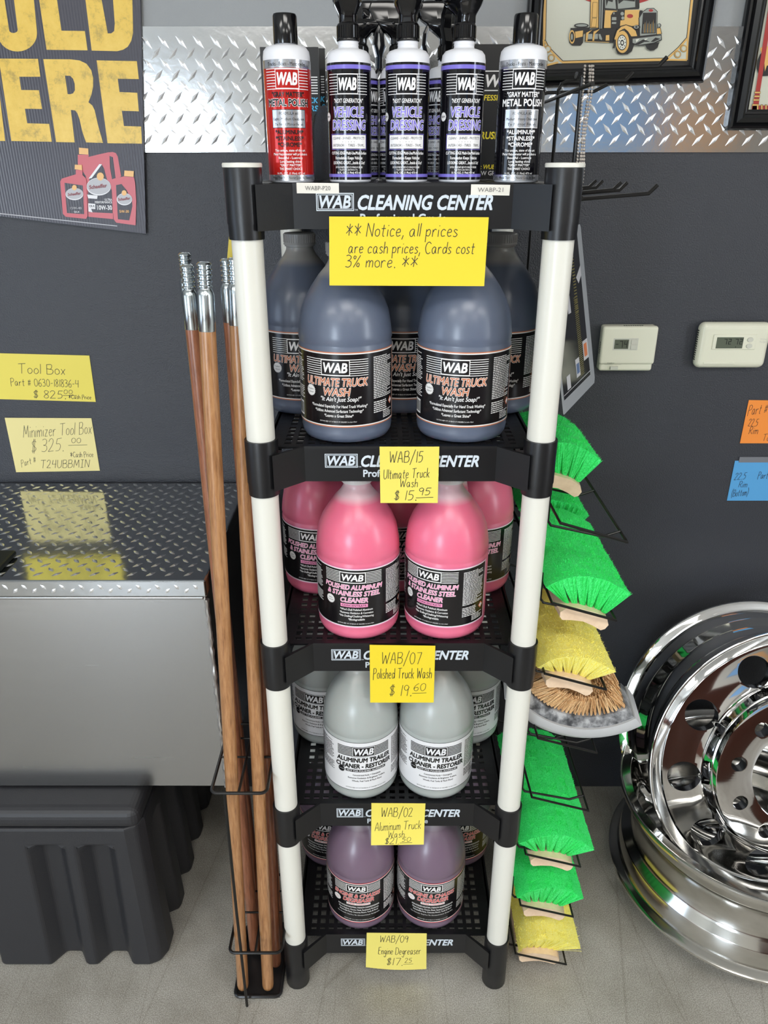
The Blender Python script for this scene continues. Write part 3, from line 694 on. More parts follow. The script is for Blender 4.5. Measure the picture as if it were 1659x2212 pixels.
def rrect(x0, x1, y0, y1, z, r=.012, n=4):
    P = []
    for cx, cy, a0 in ((x1-r, y1-r, 0), (x0+r, y1-r, 90), (x0+r, y0+r, 180), (x1-r, y0+r, 270)):
        for i in range(n+1): a = R(a0+90*i/n); P.append((cx+r*math.cos(a), cy+r*math.sin(a), z))
    return P
tr = MB(); tr.box(-.331, -.233, 1.124, 1.30, .001, .004); tr.tube(rrect(-.333, -.231, 1.122, 1.302, .008, .012), .004, 8, 0, True); tr.build('tray', mat('black_tray', (30, 30, 31), .3), st)
for z, x0, x1, yb in ((.622, -.326, -.221, 1.30), (.178, -.328, -.217, 1.30)):
    r_ = MB(); r_.tube(rrect(x0, x1, 1.103, yb, z), .0032, 8, 0, True); r_.tube([((x0+x1)/2, 1.103, z), ((x0+x1)/2, yb, z)], .0028)
    for y in (1.2, 1.255): r_.tube([(x0, y, z), (x1, y, z)], .0022)
    r_.build('ring', m_wire, st)
u = MB(); u.tube([(-.3005, 1.105, .624), (-.303, 1.105, .3), (-.303, 1.105, .002)], .0032); u.build('upright', m_wire, st)
u = MB(); u.tube([(-.275, 1.300, .9), (-.275, 1.303, .3), (-.275, 1.303, .002)], .0032); u.build('upright', m_wire, st)
tg = MB(); f0 = lambda a, b, o=0: tuple(inv(a, b, 1.32)+Vector((0, o, 0)))
tg.prism([(498, 470), (516, 470), (514, 566), (490, 566)], lambda a, b: f0(a, b), lambda a, b: f0(a, b, .0015))
tag(tg.build('price_tag', mat('yellow_tag', (214, 190, 60), .5), org=inv(500, 520, 1.32)), 'thin yellow tag hanging behind the tops of the wooden poles', 'tag')

# ================================================================== aluminium toolbox on black plastic chest
m_alu = mat('brushed_aluminium', (176, 176, 176), .26, 1)
t = noise_tex(m_alu, 1, 5, .6, stretch=(4, 4, 160)); n, l, b = nodes(m_alu)
mr = n.new('ShaderNodeMapRange'); mr.inputs['To Min'].default_value = .19; mr.inputs['To Max'].default_value = .31; l.new(t.outputs[0], mr.inputs[0]); l.new(mr.outputs[0], b.inputs['Roughness'])
bump(m_alu, t.outputs[0], .03, .001)
m_lid = mat('lid_diamond_plate', (196, 198, 200), .10, 1)
t = noise_tex(m_lid, 26, 2); bump(m_lid, t.outputs[0], .06, .004)
m_weld = mat('weld_bead', (216, 214, 212), .4, 1); m_gask = mat('black_paddle', (26, 30, 26), .4)
TX0, TX1, TY0, TY1, TZ0, TZ1 = -1.40, -.342, 1.277, 1.758, .468, .985
tb = thing('toolbox', 'aluminium toolbox with diamond plate lid against the wall, on the black plastic chest', 'toolbox', ((TX0+TX1)/2, TY0, TZ0), world=True)
bdy = MB(); bdy.box(TX0, TX1, TY0+.004, TY1, TZ0, .948); bdy.box(TX0, TX1-.004, TY0+.001, TY0+.005, .938, .944); bdy.build('body', m_alu, tb, bevel=.004)
wl = MB(); rg = random.Random(3)
pts = [(TX1+.0005+rg.uniform(-.0008, .0008), TY0+.004+rg.uniform(-.001, .001), TZ0+.47*i/60) for i in range(61)]
wl.tube(pts, [.0048+rg.uniform(-.0012, .0012) for _ in pts], 8); wl.build('weld_seam', m_weld, tb)
ld = MB(); ld.box(TX0-.004, TX1+.005, TY0-.008, TY1, .949, TZ1, 0)
diamonds(ld, (TX0, TY0-.004, TZ1), (1, 0, 0), (0, 1, 0), (0, 0, 1), TX1-TX0, TY1-TY0, pu=.036, pv=.036, L=.0168, Wd=.0044, h=.003, mi=1)
diamonds(ld, (TX0, TY0-.008, .951), (1, 0, 0), (0, 0, 1), (0, -1, 0), TX1-TX0, .034, pu=.036, pv=.016, L=.0130, Wd=.0034, h=.0016, mi=1)
ld.build('lid', [m_lid, m_diam], tb, bevel=.003)
pd = MB(); pd.box(-.775, -.735, 1.30, 1.375, TZ1, TZ1+.012); pd.build('latch', m_gask, tb, bevel=.005)
for x in (-1.385, -.357): pass

m_chest = mat('black_roto_plastic', (38, 38, 41), .5)
t = noise_tex(m_chest, 420, 3); bump(m_chest, t.outputs[0], .35, .0008)
ch = thing('storage_chest', 'black moulded plastic chest with ribbed sides on the floor under the aluminium toolbox', 'storage chest', (-.95, 1.2, 0), world=True)
def chest_outline(z, grow=0.):
    """plan outline with grooves whose depth fades towards the top"""
    k = z/.40
    x0, x1, y0, y1 = -1.36+.012*0, -.506-.014*k, 1.196+.022*k, 1.74
    if grow: x0 -= grow; x1 += grow; y0 -= grow
    g = 0.034 if .012 <= z <= .345 else 0.0
    if z <= .02: g = .034
    P = []
    # front edge, from left to right with recesses
    for a, b_ in ((-1.19, -1.13), (-1.07, -1.01), (-.955, -.895), (-.760, -.700), (-.653, -.593)):
        s_ = .012
        P += [(a-s_, y0), (a+s_, y0+g), (b_-s_, y0+g), (b_+s_, y0)]
    P = [(x0+.03, y0)]+P+[(x1-.035, y0), (x1-.012, y0+.010), (x1, y0+.034)]
    for a, b_ in ((1.29, 1.34), (1.40, 1.45), (1.51, 1.56), (1.62, 1.67)):
        s_ = .010
        P += [(x1, a-s_), (x1-g, a+s_), (x1-g, b_-s_), (x1, b_+s_)]
    P += [(x1, y1), (x0, y1), (x0, y0+.03)]
    return P
zs = [0, .012, .15, .30, .345, .362, .408]
secs = [chest_outline(z, -.006 if z == 0 else 0) for z in zs]; m_ = len(secs[0]); cb = MB()
vs = [(x, y, z) for sec, z in zip(secs, zs) for x, y in sec]; fs = []
for i in range(len(zs)-1):
    for j in range(m_): fs.append((i*m_+j, i*m_+(j+1) % m_, i*m_+m_+(j+1) % m_, i*m_+m_+j))
fs.append(tuple(range(m_-1, -1, -1))); fs.append(tuple((len(zs)-1)*m_+j for j in range(m_)))
cb.add(vs, fs, 0, False); cb.build('body', m_chest, ch, bevel=.006, segs=3)
lidb = MB()
x1 = -.518
for (z0, z1, ins) in ((.411, .430, 0),): lidb.box(-1.37, x1, 1.211, 1.745, z0, .464)
lidb.build('lid', m_chest, ch, bevel=.022, segs=5)
# ================================================================== wire brush rack
BX = .285
rk = thing('brush_rack', 'black wire display rack with baskets and hooks beside the shelving unit', 'rack', (BX, 1.4, 0), world=True)
for y, zt in ((1.27, 1.826), (1.43, 1.822), (1.59, 1.818)):
    u = MB(); P = [(BX, y, .004), (BX, y, zt-.012), (BX+.004, y, zt-.003), (BX+.012, y, zt), (BX+.108-(.012 if y > 1.5 else 0), y, zt+.002), (BX+.119, y, zt+.013)]
    u.tube(P, .0031); u.build('upright', m_wire, rk)
    h = MB(); h.tube([(BX, y, 1.650), (BX+.118, y, 1.659), (BX+.130, y, 1.671)], .003); h.build('hook', m_wire, rk)
for y in (1.35, 1.51):
    h = MB(); h.tube([(BX+.001, y, 1.655), (BX+.085, y, 1.662), (BX+.097, y, 1.673)], .0028); h.build('hook', m_wire, rk)
bar = MB(); bar.tube([(BX, 1.2, 1.655), (BX, 1.62, 1.655)], .003); bar.tube([(BX, 1.2, 1.80), (BX, 1.62, 1.80)], .003); bar.tube([(BX-.01, 1.26, 1.818), (BX+.03, 1.45, 1.83)], .0022)
bar.build('crossbar', m_wire, rk)
KZ = [1.149, .993, .842, .691, .541, .384, .232, .076]; SL = math.tan(R(17))
def bpt(x, y, z): return (BX+x, y, z-SL*(x-.012))
for k, z in enumerate(KZ):
    w_ = MB(); xl, xr, yf, yb = .012, .129, 1.175, 1.60
    w_.tube([bpt(xl-.010, yb, z), bpt(xl, yf, z), bpt(xr, yf, z), bpt(xr, yb, z)], .0027)
    w_.tube([bpt(xl, yb, z), bpt(xr, yb, z)], .0024)
    w_.build('basket', m_wire, rk)
    for y in (1.215, 1.40, 1.57):
        s_ = MB(); s_.tube([bpt(-.001, y, z+.035), bpt(.000, y, z-.018), bpt(.006, y, z-.025), bpt(.100, y, z-.018), bpt(.109, y, z-.012), bpt(.1285, y, z+.001)], .0024)
        s_.build('cradle', m_wire, rk)
    s_ = MB()
    for y in (1.27, 1.43): s_.tube([(BX, y, z+.03), bpt(.002, y, z)], .0024)
    s_.build('strut', m_wire, rk)

# ------------------------------------------------------------------ flow-through brushes
m_block = mat('cream_brush_block', (226, 198, 166), .5)
t = noise_tex(m_block, 30, 3); n, l, b = nodes(m_block); l.new(ramp(m_block, t.outputs[0], [(.35, (218, 188, 158)), (.65, (234, 208, 178))]), b.inputs['Base Color'])
def bristle_mat(name, c0, c1, c2):
    m = mat(name, c1, .55); t = noise_tex(m, 1, 3, .6, stretch=(900, 900, 5)); n, l, b = nodes(m)
    l.new(ramp(m, t.outputs[0], [(.3, c0), (.5, c1), (.7, c2)]), b.inputs['Base Color'])
    b.inputs['Subsurface Weight'].default_value = .12; b.inputs['Subsurface Radius'].default_value = (.01, .01, .006)
    return m
m_gb = bristle_mat('green_bristles', (22, 190, 74), (52, 240, 112), (104, 252, 156)); m_yb = bristle_mat('yellow_bristles', (246, 222, 66), (255, 246, 124), (255, 252, 186))
m_tb = bristle_mat('tan_bristles', (206, 160, 108), (242, 200, 146), (252, 224, 178))
def block_mesh(Lb, W=.100):
    """contoured block: waisted section swept along the length"""
    sec = [(-W*.5, .012), (-W*.47, .000), (-W*.40, -.006), (-W*.22, .000), (0, .004), (W*.22, .000), (W*.40, -.006), (W*.47, .000), (W*.5, .012), (W*.42, .026), (W*.2, .034), (-W*.2, .034), (-W*.42, .026)]
    s = MB(); k = len(sec); N = 8; vs = []; fs = []
    for i in range(N+1):
        y = Lb*i/N; e = .94 if i in (0, N) else 1
        vs += [(x*e, y, (z-.014)*e+.014) for x, z in sec]
    for i in range(N):
        for j in range(k): fs.append((i*k+j, i*k+(j+1) % k, (i+1)*k+(j+1) % k, (i+1)*k+j))
    fs.append(tuple(range(k-1, -1, -1))); fs.append(tuple(N*k+j for j in range(k)))
    return s.add(vs, fs, 0, True)
TIPS = {'wide': ((-.0942, .0453), (-.0280, .088), (.056, .0755)), 'soft': ((-.0752, .0276), (-.0150, .0696), (.0709, .056)), 'long': ((-.087, .0493), (-.010, .0891), (.0745, .0632)), 'low': ((-.0746, .0459), (-.006, .0904), (.0706, .0686)), 'droop': ((-.0518, .0262), (.006, .0735), (.0866, .0502))}
def bristle_mesh(Lb, W=.100, tips='wide', seed=1, fuzzy=1.0):
    (xl, zl), (xc, zc), (xr, zr) = TIPS[tips]
    rg = random.Random(seed); s = MB(); nx, ny = 6, max(5, int(Lb/.024))
    def col(u, v): # root and tip for u in -1..1 and v in 0..1
        root = Vector((u*W*.43, .008+v*(Lb-.016), .013+.006*(1-abs(u))))
        spread = .5
        q = Vector((u*4, v*Lb*45, seed)); tip = Vector((xc+(xr-xl)/2*u+((xr+xl)/2-xc)*u*u, -.004+v*(Lb+.012), zc+(zr-zl)/2*u+((zr+zl)/2-zc)*u*u+.0035*noise.noise(q)))
        return root, tip
    for i in range(nx):
        for j in range(ny):
            u = -1+2*(i+.5)/nx; v = (j+.5)/ny
            # solid tuft core: a frustum widening to the top
            r0, t0 = col(u, v); c = []
            du, dv = 1/nx, .5/ny
            for ku, kv in ((-1,-1),(0,-1.15),(1,-1),(1.1,0),(1,1),(0,1.15),(-1,1),(-1.1,0)):
                _, tp = col(u+du*ku*1.07, min(1, max(0, v+dv*kv*1.07))); c.append((r0+Vector((.0042*ku, .0042*kv, 0)), r0.lerp(tp, .965)+Vector((0, 0, rg.uniform(-.0008, .0008)))))
            vs = [a for a, _ in c]+[b_ for _, b_ in c]; 
            s.add(vs, [(q, (q+1) % 8, 8+(q+1) % 8, 8+q) for q in range(8)]+[tuple(range(8, 16))], 0, True)
            edge = (i in (0, nx-1)) or (j in (0, ny-1))
            for _ in range(150 if edge else 150):
                uu = u+du*rg.uniform(-1.12, 1.12); vv = v+dv*rg.uniform(-1.12, 1.12)
                _, tp = col(uu, vv)
                rr = r0+Vector((.0044*(uu-u)/du, .0044*(vv-v)/dv, 0))
                tp = rr.lerp(tp, rg.uniform(.95, 1.025))+Vector((rg.gauss(0, .0009), rg.gauss(0, .0009), rg.gauss(0, .0005)))*fuzzy
                st = rr.lerp(tp, 0.02 if edge else .9); d = Vector((rg.uniform(-1, 1), rg.uniform(-1, 1), 0)).normalized()*.00062
                md = rr.lerp(tp, .94)
                s.add([st-d*.8, st+d*.8, md+d, tp+Vector((rg.gauss(0, .0011), rg.gauss(0, .0011), 0))*fuzzy, md-d], [(0, 1, 2, 4), (4, 2, 3)], 0, False)
    return s
_bm = {}
def brush(colr, x, y, z, Lb, label, seed, roll=17, W=.1, tips='wide', fuzzy=1.0, yaw=0):
    mm = {'green': m_gb, 'yellow': m_yb}[colr]
    t = thing('wash_brush', label, 'brush', (x, y, z), 'wash brushes in the wire rack'); t.rotation_euler = (0, R(roll), R(yaw))
    blk = block_mesh(Lb, W).build('block', m_block, t); blk.location = (0, 0, -.009); blk.scale = (1, 1, .85)
    bristle_mesh(Lb, W, tips, seed, fuzzy).build('bristles', mm, t)
brush('green', .362, 1.19, .950, .285, 'large bright green wash brush in the second basket from the top', 1)
brush('green', .362, 1.50, .962, .20, 'green wash brush lying end to end behind the large one in the second basket', 2)
brush('green', .340, 1.385, 1.130, .20, 'green wash brush in the topmost basket with only its end past the post', 3)
brush('yellow', .350, 1.19, .802, .24, 'pale yellow soft wash brush under the large green brush', 4, 15, tips='soft', fuzzy=2.0)
brush('green', .358, 1.19, .338, .325, 'long green wash brush below the empty basket', 5, 11, tips='long')
brush('green', .355, 1.19, .184, .25, 'green wash brush second from the floor', 6, 10, tips='low')
brush('yellow', .356, 1.19, .036, .25, 'yellow soft wash brush in the lowest basket near the floor', 7, 6, tips='droop', fuzzy=2.0)

# curved fender brush: arc of tufts on a marbled grey back
m_marble = mat('marbled_grey_plastic', (150, 150, 152), .35)
t = noise_tex(m_marble, 45, 4, .6); n, l, b = nodes(m_marble); l.new(ramp(m_marble, t.outputs[0], [(.38, (62, 63, 66)), (.5, (120, 121, 123)), (.64, (176, 177, 178))]), b.inputs['Base Color'])
m_pale = mat('pale_grey_plastic', (186, 187, 188), .38)
fb = thing('fender_brush', 'curved brush with tan bristles and marbled grey back in the fourth basket', 'brush', (.383, 1.25, .690)); fb.rotation_euler = (0, R(3), R(-6))
RA = .160; N = 28
def arc(a, r): return (r*math.sin(a), -0.0, r*(1-math.cos(a)))
A0, A1 = R(-55), R(41)
bk = MB(); secf = [(-.002, -.045), (-.002, .045), (.008, .046), (.024, .040), (.030, .020), (.030, -.020), (.024, -.040), (.008, -.046)]
vs = []; fs = []; k = len(secf); C0 = Vector((0, 0, RA))
for i in range(N+1):
    a = A0+(A1-A0)*i/N
    for dr, dy in secf:
        r = RA-dr; vs.append((r*math.sin(a), dy, RA-r*math.cos(a)))
for i in range(N):
    for j in range(k): fs.append((i*k+j, i*k+(j+1) % k, (i+1)*k+(j+1) % k, (i+1)*k+j))
fs += [tuple(range(k-1, -1, -1)), tuple(N*k+j for j in range(k))]
for f_ in fs: pass
mi_n = len(fs)
bk.add(vs, fs, 0, True); bk.build('back', [m_marble], fb)
rim = MB(); vs = []; fs = []; secr = [(-.022, -.046), (-.022, .046), (-.012, .052), (.003, .051), (.003, -.051), (-.012, -.052)]
for i in range(N+1):
    a = A0+(A1-A0)*i/N+R(1)
    for dr, dy in secr: r = RA-dr; vs.append((r*math.sin(a), dy, RA-r*math.cos(a)))
for i in range(N):
    for j in range(6): fs.append((i*6+j, i*6+(j+1) % 6, (i+1)*6+(j+1) % 6, (i+1)*6+j))
fs += [tuple(range(5, -1, -1)), tuple(N*6+j for j in range(6))]
rim.add(vs, fs, 0, True); rim.build('rim', m_pale, fb)
br = MB(); rg = random.Random(9)
for i in range(27):
    a = A0+(A1-A0)*(i+.5)/27
    for j in range(5):
        dy = -.036+j*.018
        root = Vector(((RA-.028)*math.sin(a), dy, RA-(RA-.028)*math.cos(a))); dirv = Vector((-math.sin(a), 0, math.cos(a)))
        tang = Vector((math.cos(a), 0, math.sin(a)))
        for q in range(26):
            o = tang*rg.uniform(-.0022, .0022)+Vector((0, rg.uniform(-.006, .006), 0)); L = rg.uniform(.042, .052)
            st = root+o*.8; tp = root+o*1.5+dirv*L+tang*rg.gauss(0, .0022)+Vector((0, rg.gauss(0, .003)+dy*.28, 0)); d = (tang*rg.uniform(-1, 1)+Vector((0, rg.uniform(-1, 1), 0))).normalized()*.0009
            br.add([st-d, st+d, tp+d*.8, tp-d*.8], [(0, 1, 2, 3)], 0, False)
br.build('bristles', m_tb, fb)

# ball chains on the top hook
m_chain = mat('ball_chain_metal', (248, 240, 234), .3, 1)
def ball(mb, c, r):
    mb.lathe([(0, -r), (r*.7, -r*.7), (r, 0), (r*.7, r*.7), (0, r)], 8, 0, Matrix.Translation(c))
cn = thing('ball_chain', 'loop of silver ball chain hanging from the top hook behind the white post cap', 'chain', (.29, 1.262, 1.82), world=True)
for q, (dx, x1_) in enumerate(((-.0015, .0005), (.0085, .0035), (.0055, .0075), (.011, .010))):
    s = MB(); nB = 37
    for i in range(nB):
        f = i/nB; ball(s, (BX+.0035+dx*(1-f)+x1_*f+(0 if q < 2 else .0018*math.sin(f*9)), 1.2655+.001*q, 1.8275-.0045*i), .00205)
    s.build('strand', m_chain, cn)

# laminated price sheet hung on the side of the rack
m_lam = mat('laminated_sheet_black', (22, 21, 24), .12); m_edge = mat('clear_plastic_edge', (168, 172, 176), .12); m_shw = mat('sheet_white_print', (200, 200, 204), .3)
m_sho = mat('sheet_orange_print', (216, 112, 50), .3); m_shy = mat('sheet_gold_print', (120, 112, 60), .4); m_shb = mat('sheet_blue_print', (70, 100, 150), .3)
sh = MB(); PB = Vector((.405, 1.45, 1.319)); PC = Vector((.299, 1.235, 1.319)); PA = Vector((.359, 1.50, 1.600))
eu = (PB-PC); ev = (PA-PB); nn = eu.cross(ev).normalized()
if nn.y > 0: nn = -nn
sm = lambda u, v, layer=0: tuple(PC+eu*u+ev*v+nn*(.0003*layer))
sh.prism([(.02, 0), (.97, 0), (1, .03), (1, .98), (.98, 1), (.02, 1)], lambda a, b: sm(a, b, 0), lambda a, b: tuple(Vector(sm(a, b, 0))-nn*.002), 1)
poly2(sh, [(.05, .075), (.86, .075), (.86, .97), (.05, .97)], sm, 1, 0)
poly2(sh, [(.70, .19), (.86, .19), (.86, .31), (.70, .31)], sm, 2, 2); poly2(sh, [(.73, .21), (.82, .21), (.82, .29), (.73, .29)], sm, 3, 3)
poly2(sh, [(.44, .13), (.56, .13), (.56, .24), (.44, .24)], sm, 2, 2); poly2(sh, [(.46, .15), (.54, .15), (.54, .21), (.46, .21)], sm, 3, 5)
poly2(sh, [(.16, .11), (.26, .11), (.26, .19), (.16, .19)], sm, 2, 2)
poly2(sh, [(.66, .62), (.86, .70), (.86, .76), (.70, .70), (.76, .66)], sm, 2, 2); poly2(sh, [(.38, .52), (.46, .52), (.46, .62), (.38, .62)], sm, 2, 2)
rg = random.Random(4)
for i in range(40):
    v = .12+i*.012; u0 = .57
    poly2(sh, [(u0, v), (u0+.10+rg.uniform(0, .02), v), (u0+.11, v+.005), (u0, v+.005)], sm, 2, 4)
for i in range(22):
    v = .50+i*.018; poly2(sh, [(.60, v), (.68, v), (.68, v+.007), (.60, v+.007)], sm, 2, 4)
poly2(sh, [(.05, .098), (.86, .098), (.86, .102), (.05, .102)], sm, 2, 2)
tag(sh.build('laminated_sheet', [m_lam, m_edge, m_shw, m_sho, m_shy, m_shb], org=PC), 'black laminated sheet with clear plastic edges hanging beside the post above the green brushes', 'sign')

# ================================================================== chrome wheel rims
m_chr = mat('polished_wheel_aluminium', (232, 232, 232), .055, 1)
m_chr2 = mat('satin_wheel_barrel', (205, 203, 198), .14, 1)
def rim_parts(t, k, w, prot=.054, flip=False):
    mb_ = m_chr2 if flip else m_chr
    """axis along local z, face flange at z=0, back flange at z=-w"""
    b = MB()
    prof = [(.292, -.014), (.300, -.013), (.3055, -.009), (.3065, -.004), (.3045, .001), (.299, .003), (.293, .002), (.2885, -.002), (.2875, -.010), (.287, -.016)]
    # outside of the barrel from the face flange back, then inside forward
    outer = [(.3055, -.009), (.3065, -.004), (.3045, .001), (.299, .003), (.293, .002)]
    P = [(.2805, -.0016), (.2815, -.0010), (.2985, .0006), (.2998, .0018), (.3035, .0020), (.3056, .0006), (.3064, -.003), (.3055, -.010), (.299, -.0135), (.290, -.016), (.286, -.024), (.281, -.050), (.2805, -.052), (.268, -.066), (.262, -.078), (.2605, -.12),
         (.262, -.138), (.268, -.150), (.2805, -.163), (.283, -.168), (.287, -w+.016), (.291, -w+.0135), (.300, -w+.011), (.3058, -w+.007), (.3062, -w+.002), (.303, -w-.001), (.296, -w), (.288, -w+.004),
         (.280, -w+.016), (.275, -.165), (.262, -.150), (.255, -.138), (.254, -.078), (.262, -.062), (.275, -.046), (.277, -.012)]
    b.lathe([(r*k, z*k) for r, z in P], 128, 0, None, True, True); b.build('barrel', mb_, t)
    d = MB()
    Q = [(.2795, -.0015), (.2765, -.004), (.268, -.0035), (.250, .000), (.225, .004), (.205, .006), (.1985, .009), (.1945, .016), (.1915, .032), (.1885, .044), (.184, .052), (.177, .054), (.111, .054), (.1085, .053), (.1065, .049),
         (.1065, .030), (.112, .028), (.160, .028), (.170, .020), (.178, .000), (.190, -.012), (.225, -.016), (.268, -.020), (.2795, -.018)]
    Q = [(r, (z*prot/.054 if z > .004 else z)) for r, z in Q]
    fz = (lambda z: -w-z) if flip else (lambda z: z)
    d.lathe([(r*k, fz(z)*k) for r, z in Q], 160, 0, None, True, True)
    o = d.build('disc', m_chr, t, fixn=True)
    c = MB()
    for i in range(10):
        a = R(6+36*i)
        c.lathe([(.0345*k, fz(-.06)*k), (.0345*k, fz(.06)*k)], 40, 0, Matrix.Translation((.232*k*math.cos(a), .232*k*math.sin(a), 0)), False)
        a = R(24+36*i)
        c.lathe([(.0162*k, fz(.0)*k), (.0162*k, fz(.25)*k)], 28, 0, Matrix.Translation((.1415*k*math.cos(a), .1415*k*math.sin(a), 0)), False)
    co = c.build('cutter', m_chr, fixn=True); co.parent = t
    bl = o.modifiers.new('holes', 'BOOLEAN'); bl.operation = 'DIFFERENCE'; bl.object = co; bl.solver = 'EXACT'
    bpy.context.view_layer.update(); dg = bpy.context.evaluated_depsgraph_get()
    me = bpy.data.meshes.new_from_object(o.evaluated_get(dg)); o.modifiers.clear(); old = o.data; o.data = me; bpy.data.objects.remove(co)
    me.polygons.foreach_set('use_smooth', [True]*len(me.polygons)); me.set_sharp_from_angle(angle=R(30))
    bv = o.modifiers.new('bevel', 'BEVEL'); bv.width = .0012; bv.segments = 2; bv.limit_method = 'ANGLE'; bv.angle_limit = R(50)
G2 = 'polished wheel rims'
lw = thing('wheel_rim', 'polished aluminium wheel rim lying flat on the floor below the other rim', 'wheel rim', (.897, 1.405, .3232), G2); rim_parts(lw, 1.045, .225, .0838, True)
uw = thing('wheel_rim', 'polished aluminium wheel rim standing upright showing its round holes', 'wheel rim', (.922, 1.358, .457), G2)
n_ = Vector((math.cos(R(15.6))*math.sin(R(.3)), -math.cos(R(15.6))*math.cos(R(.3)), math.sin(R(15.6))))
uw.rotation_mode = 'QUATERNION'; uw.rotation_quaternion = n_.to_track_quat('Z', 'Y'); rim_parts(uw, 1.045, .225)
# ================================================================== things on the wall
m_cream = mat('cream_plastic', (222, 220, 200), .42); m_lcd = mat('lcd_grey', (96, 102, 88), .25); m_dig = mat('lcd_digit', (18, 20, 18), .4); m_btn = mat('grey_button', (200, 199, 186), .4); m_vent = mat('dark_vent', (60, 62, 56), .6)
SEG = {'0': 'abcdef', '1': 'bc', '2': 'abged', '4': 'fgbc', '7': 'abc', '-': 'g'}
def seven(mb, ch, u, v, w, h, t, m, layer, mi):
    S = {'a': (u, u+w, v+h-t, v+h), 'd': (u, u+w, v, v+t), 'g': (u, u+w, v+h/2-t/2, v+h/2+t/2), 'f': (u, u+t, v+h/2, v+h), 'b': (u+w-t, u+w, v+h/2, v+h), 'e': (u, u+t, v, v+h/2), 'c': (u+w-t, u+w, v, v+h/2)}
    for c in SEG[ch]: strip(mb, *S[c], m, layer, mi)
t1 = thing('thermostat', 'square cream thermostat with small display reading 74 beside the laminated sheet', 'thermostat', (.552, WALL, 1.268), world=True)
x0, x1, z0, z1 = .489, .614, 1.268, 1.370
c = MB(); c.box(x0+.002, x1-.002, 1.740, WALL, z0, z1); c.box(x0, x1, 1.735, 1.752, z0+.016, z1); c.build('case', m_cream, t1, bevel=.006, segs=4)
mf = flat((x0, 1.7349, z0), .0003)
d = MB(); strip(d, .026, .082, .049, .076, mf, 0, 1); strip(d, .029, .061, .052, .073, mf, 1, 0); seven(d, '-', .032, .055, .006, .015, .0016, mf, 2, 2); seven(d, '7', .041, .055, .007, .015, .0017, mf, 2, 2); seven(d, '4', .051, .055, .007, .015, .0017, mf, 2, 2)
d.build('display', [m_lcd, m_btn, m_dig], t1)
for zb in (.052, .064):
    q = MB(); q.box(x0+.066, x0+.079, 1.733, 1.7352, z0+zb-.001, z0+zb+.009); q.build('button', m_btn, t1, bevel=.0008)
q = MB(); put_text(q, 'Comfort', .026, .0185, .003, mf, 1, 0, res=2); strip(q, .012, .05, .0165, .0168, mf, 1, 0); q.build('lettering', m_vent, t1)
q = MB(); q.box(x0+.026, x0+.044, 1.7335, 1.7405, z0+.004, z0+.012); q.build('slider', m_btn, t1, bevel=.001)
q = MB()
for i in range(7): q.box(x0-.0004, x0+.0006, 1.741, 1.748, z0+.040+i*.004, z0+.0418+i*.004)
for i in range(9): q.box(x0+.048+i*.005, x0+.051+i*.005, 1.741, 1.748, z1-.0006, z1+.0004)
q.build('vent', m_vent, t1)
t2 = thing('thermostat', 'wide rounded cream thermostat with display reading 72 72 near the picture of a red border', 'thermostat', (.79, WALL, 1.274), world=True)
x0, x1, z0, z1 = .709, .869, 1.274, 1.377
c = MB(); c.box(x0, x1, 1.738, WALL, z0, z1); c.build('case', m_cream, t2, bevel=.014, segs=5)
c = MB(); c.box(x0+.030, x0+.128, 1.7355, 1.739, z0+.044, z0+.078); c.build('bezel', m_cream, t2, bevel=.0015)
mf = flat((x0, 1.7353, z0), .0003); d = MB(); strip(d, .038, .098, .047, .072, mf, 0, 0)
for i, ch in enumerate('7272'): seven(d, ch, .055+i*.0095+(.006 if i > 1 else 0), .056, .0065, .0125, .0015, mf, 1, 1)
disc2(d, .083, .0505, .0012, .0012, mf, 1, 1, 10); d.build('display', [m_lcd, m_dig], t2)
for zb in (.0525, .0665):
    q = MB(); q.lathe([(0, 0), (.0075, 0), (.0065, .0022), (0, .0024)], 24, 0, Matrix.Translation((x0+.113, 1.7356, z0+zb)) @ Matrix.Rotation(PI/2, 4, 'X') @ Matrix.Diagonal((1, .75, 1, 1)))
    q.build('button', m_btn, t2)
mf2 = flat((x0, 1.7377, z0), .0003); q = MB(); put_text(q, 'White', .143, .0655, .0040, mf2, 1, 0, res=2); put_text(q, 'Rodgers', .1455, .0595, .0040, mf2, 1, 0, res=2); q.build('lettering', m_btn, t2)
q = MB(); q.box(x0+.018, x0+.088, 1.7365, 1.7385, z0+.011, z0+.016); q.build('grip', m_cream, t2, bevel=.0009)
q = MB()
for i in range(14): q.box(x0-.0006, x0+.0012, 1.748, 1.758, z0+.018+i*.005, z0+.0205+i*.005)
q.build('vent', m_vent, t2)
sc = MB(); sc.lathe([(0, 0), (.004, 0), (.003, .002), (0, .002)], 14, 0, Matrix.Translation((.905, WALL, 1.705)) @ Matrix.Rotation(PI/2, 4, 'X'))
tag(sc.build('wall_screw', m_zinc, org=(.905, WALL, 1.705)), 'small screw head in the dark wall under the red bordered picture', 'screw')

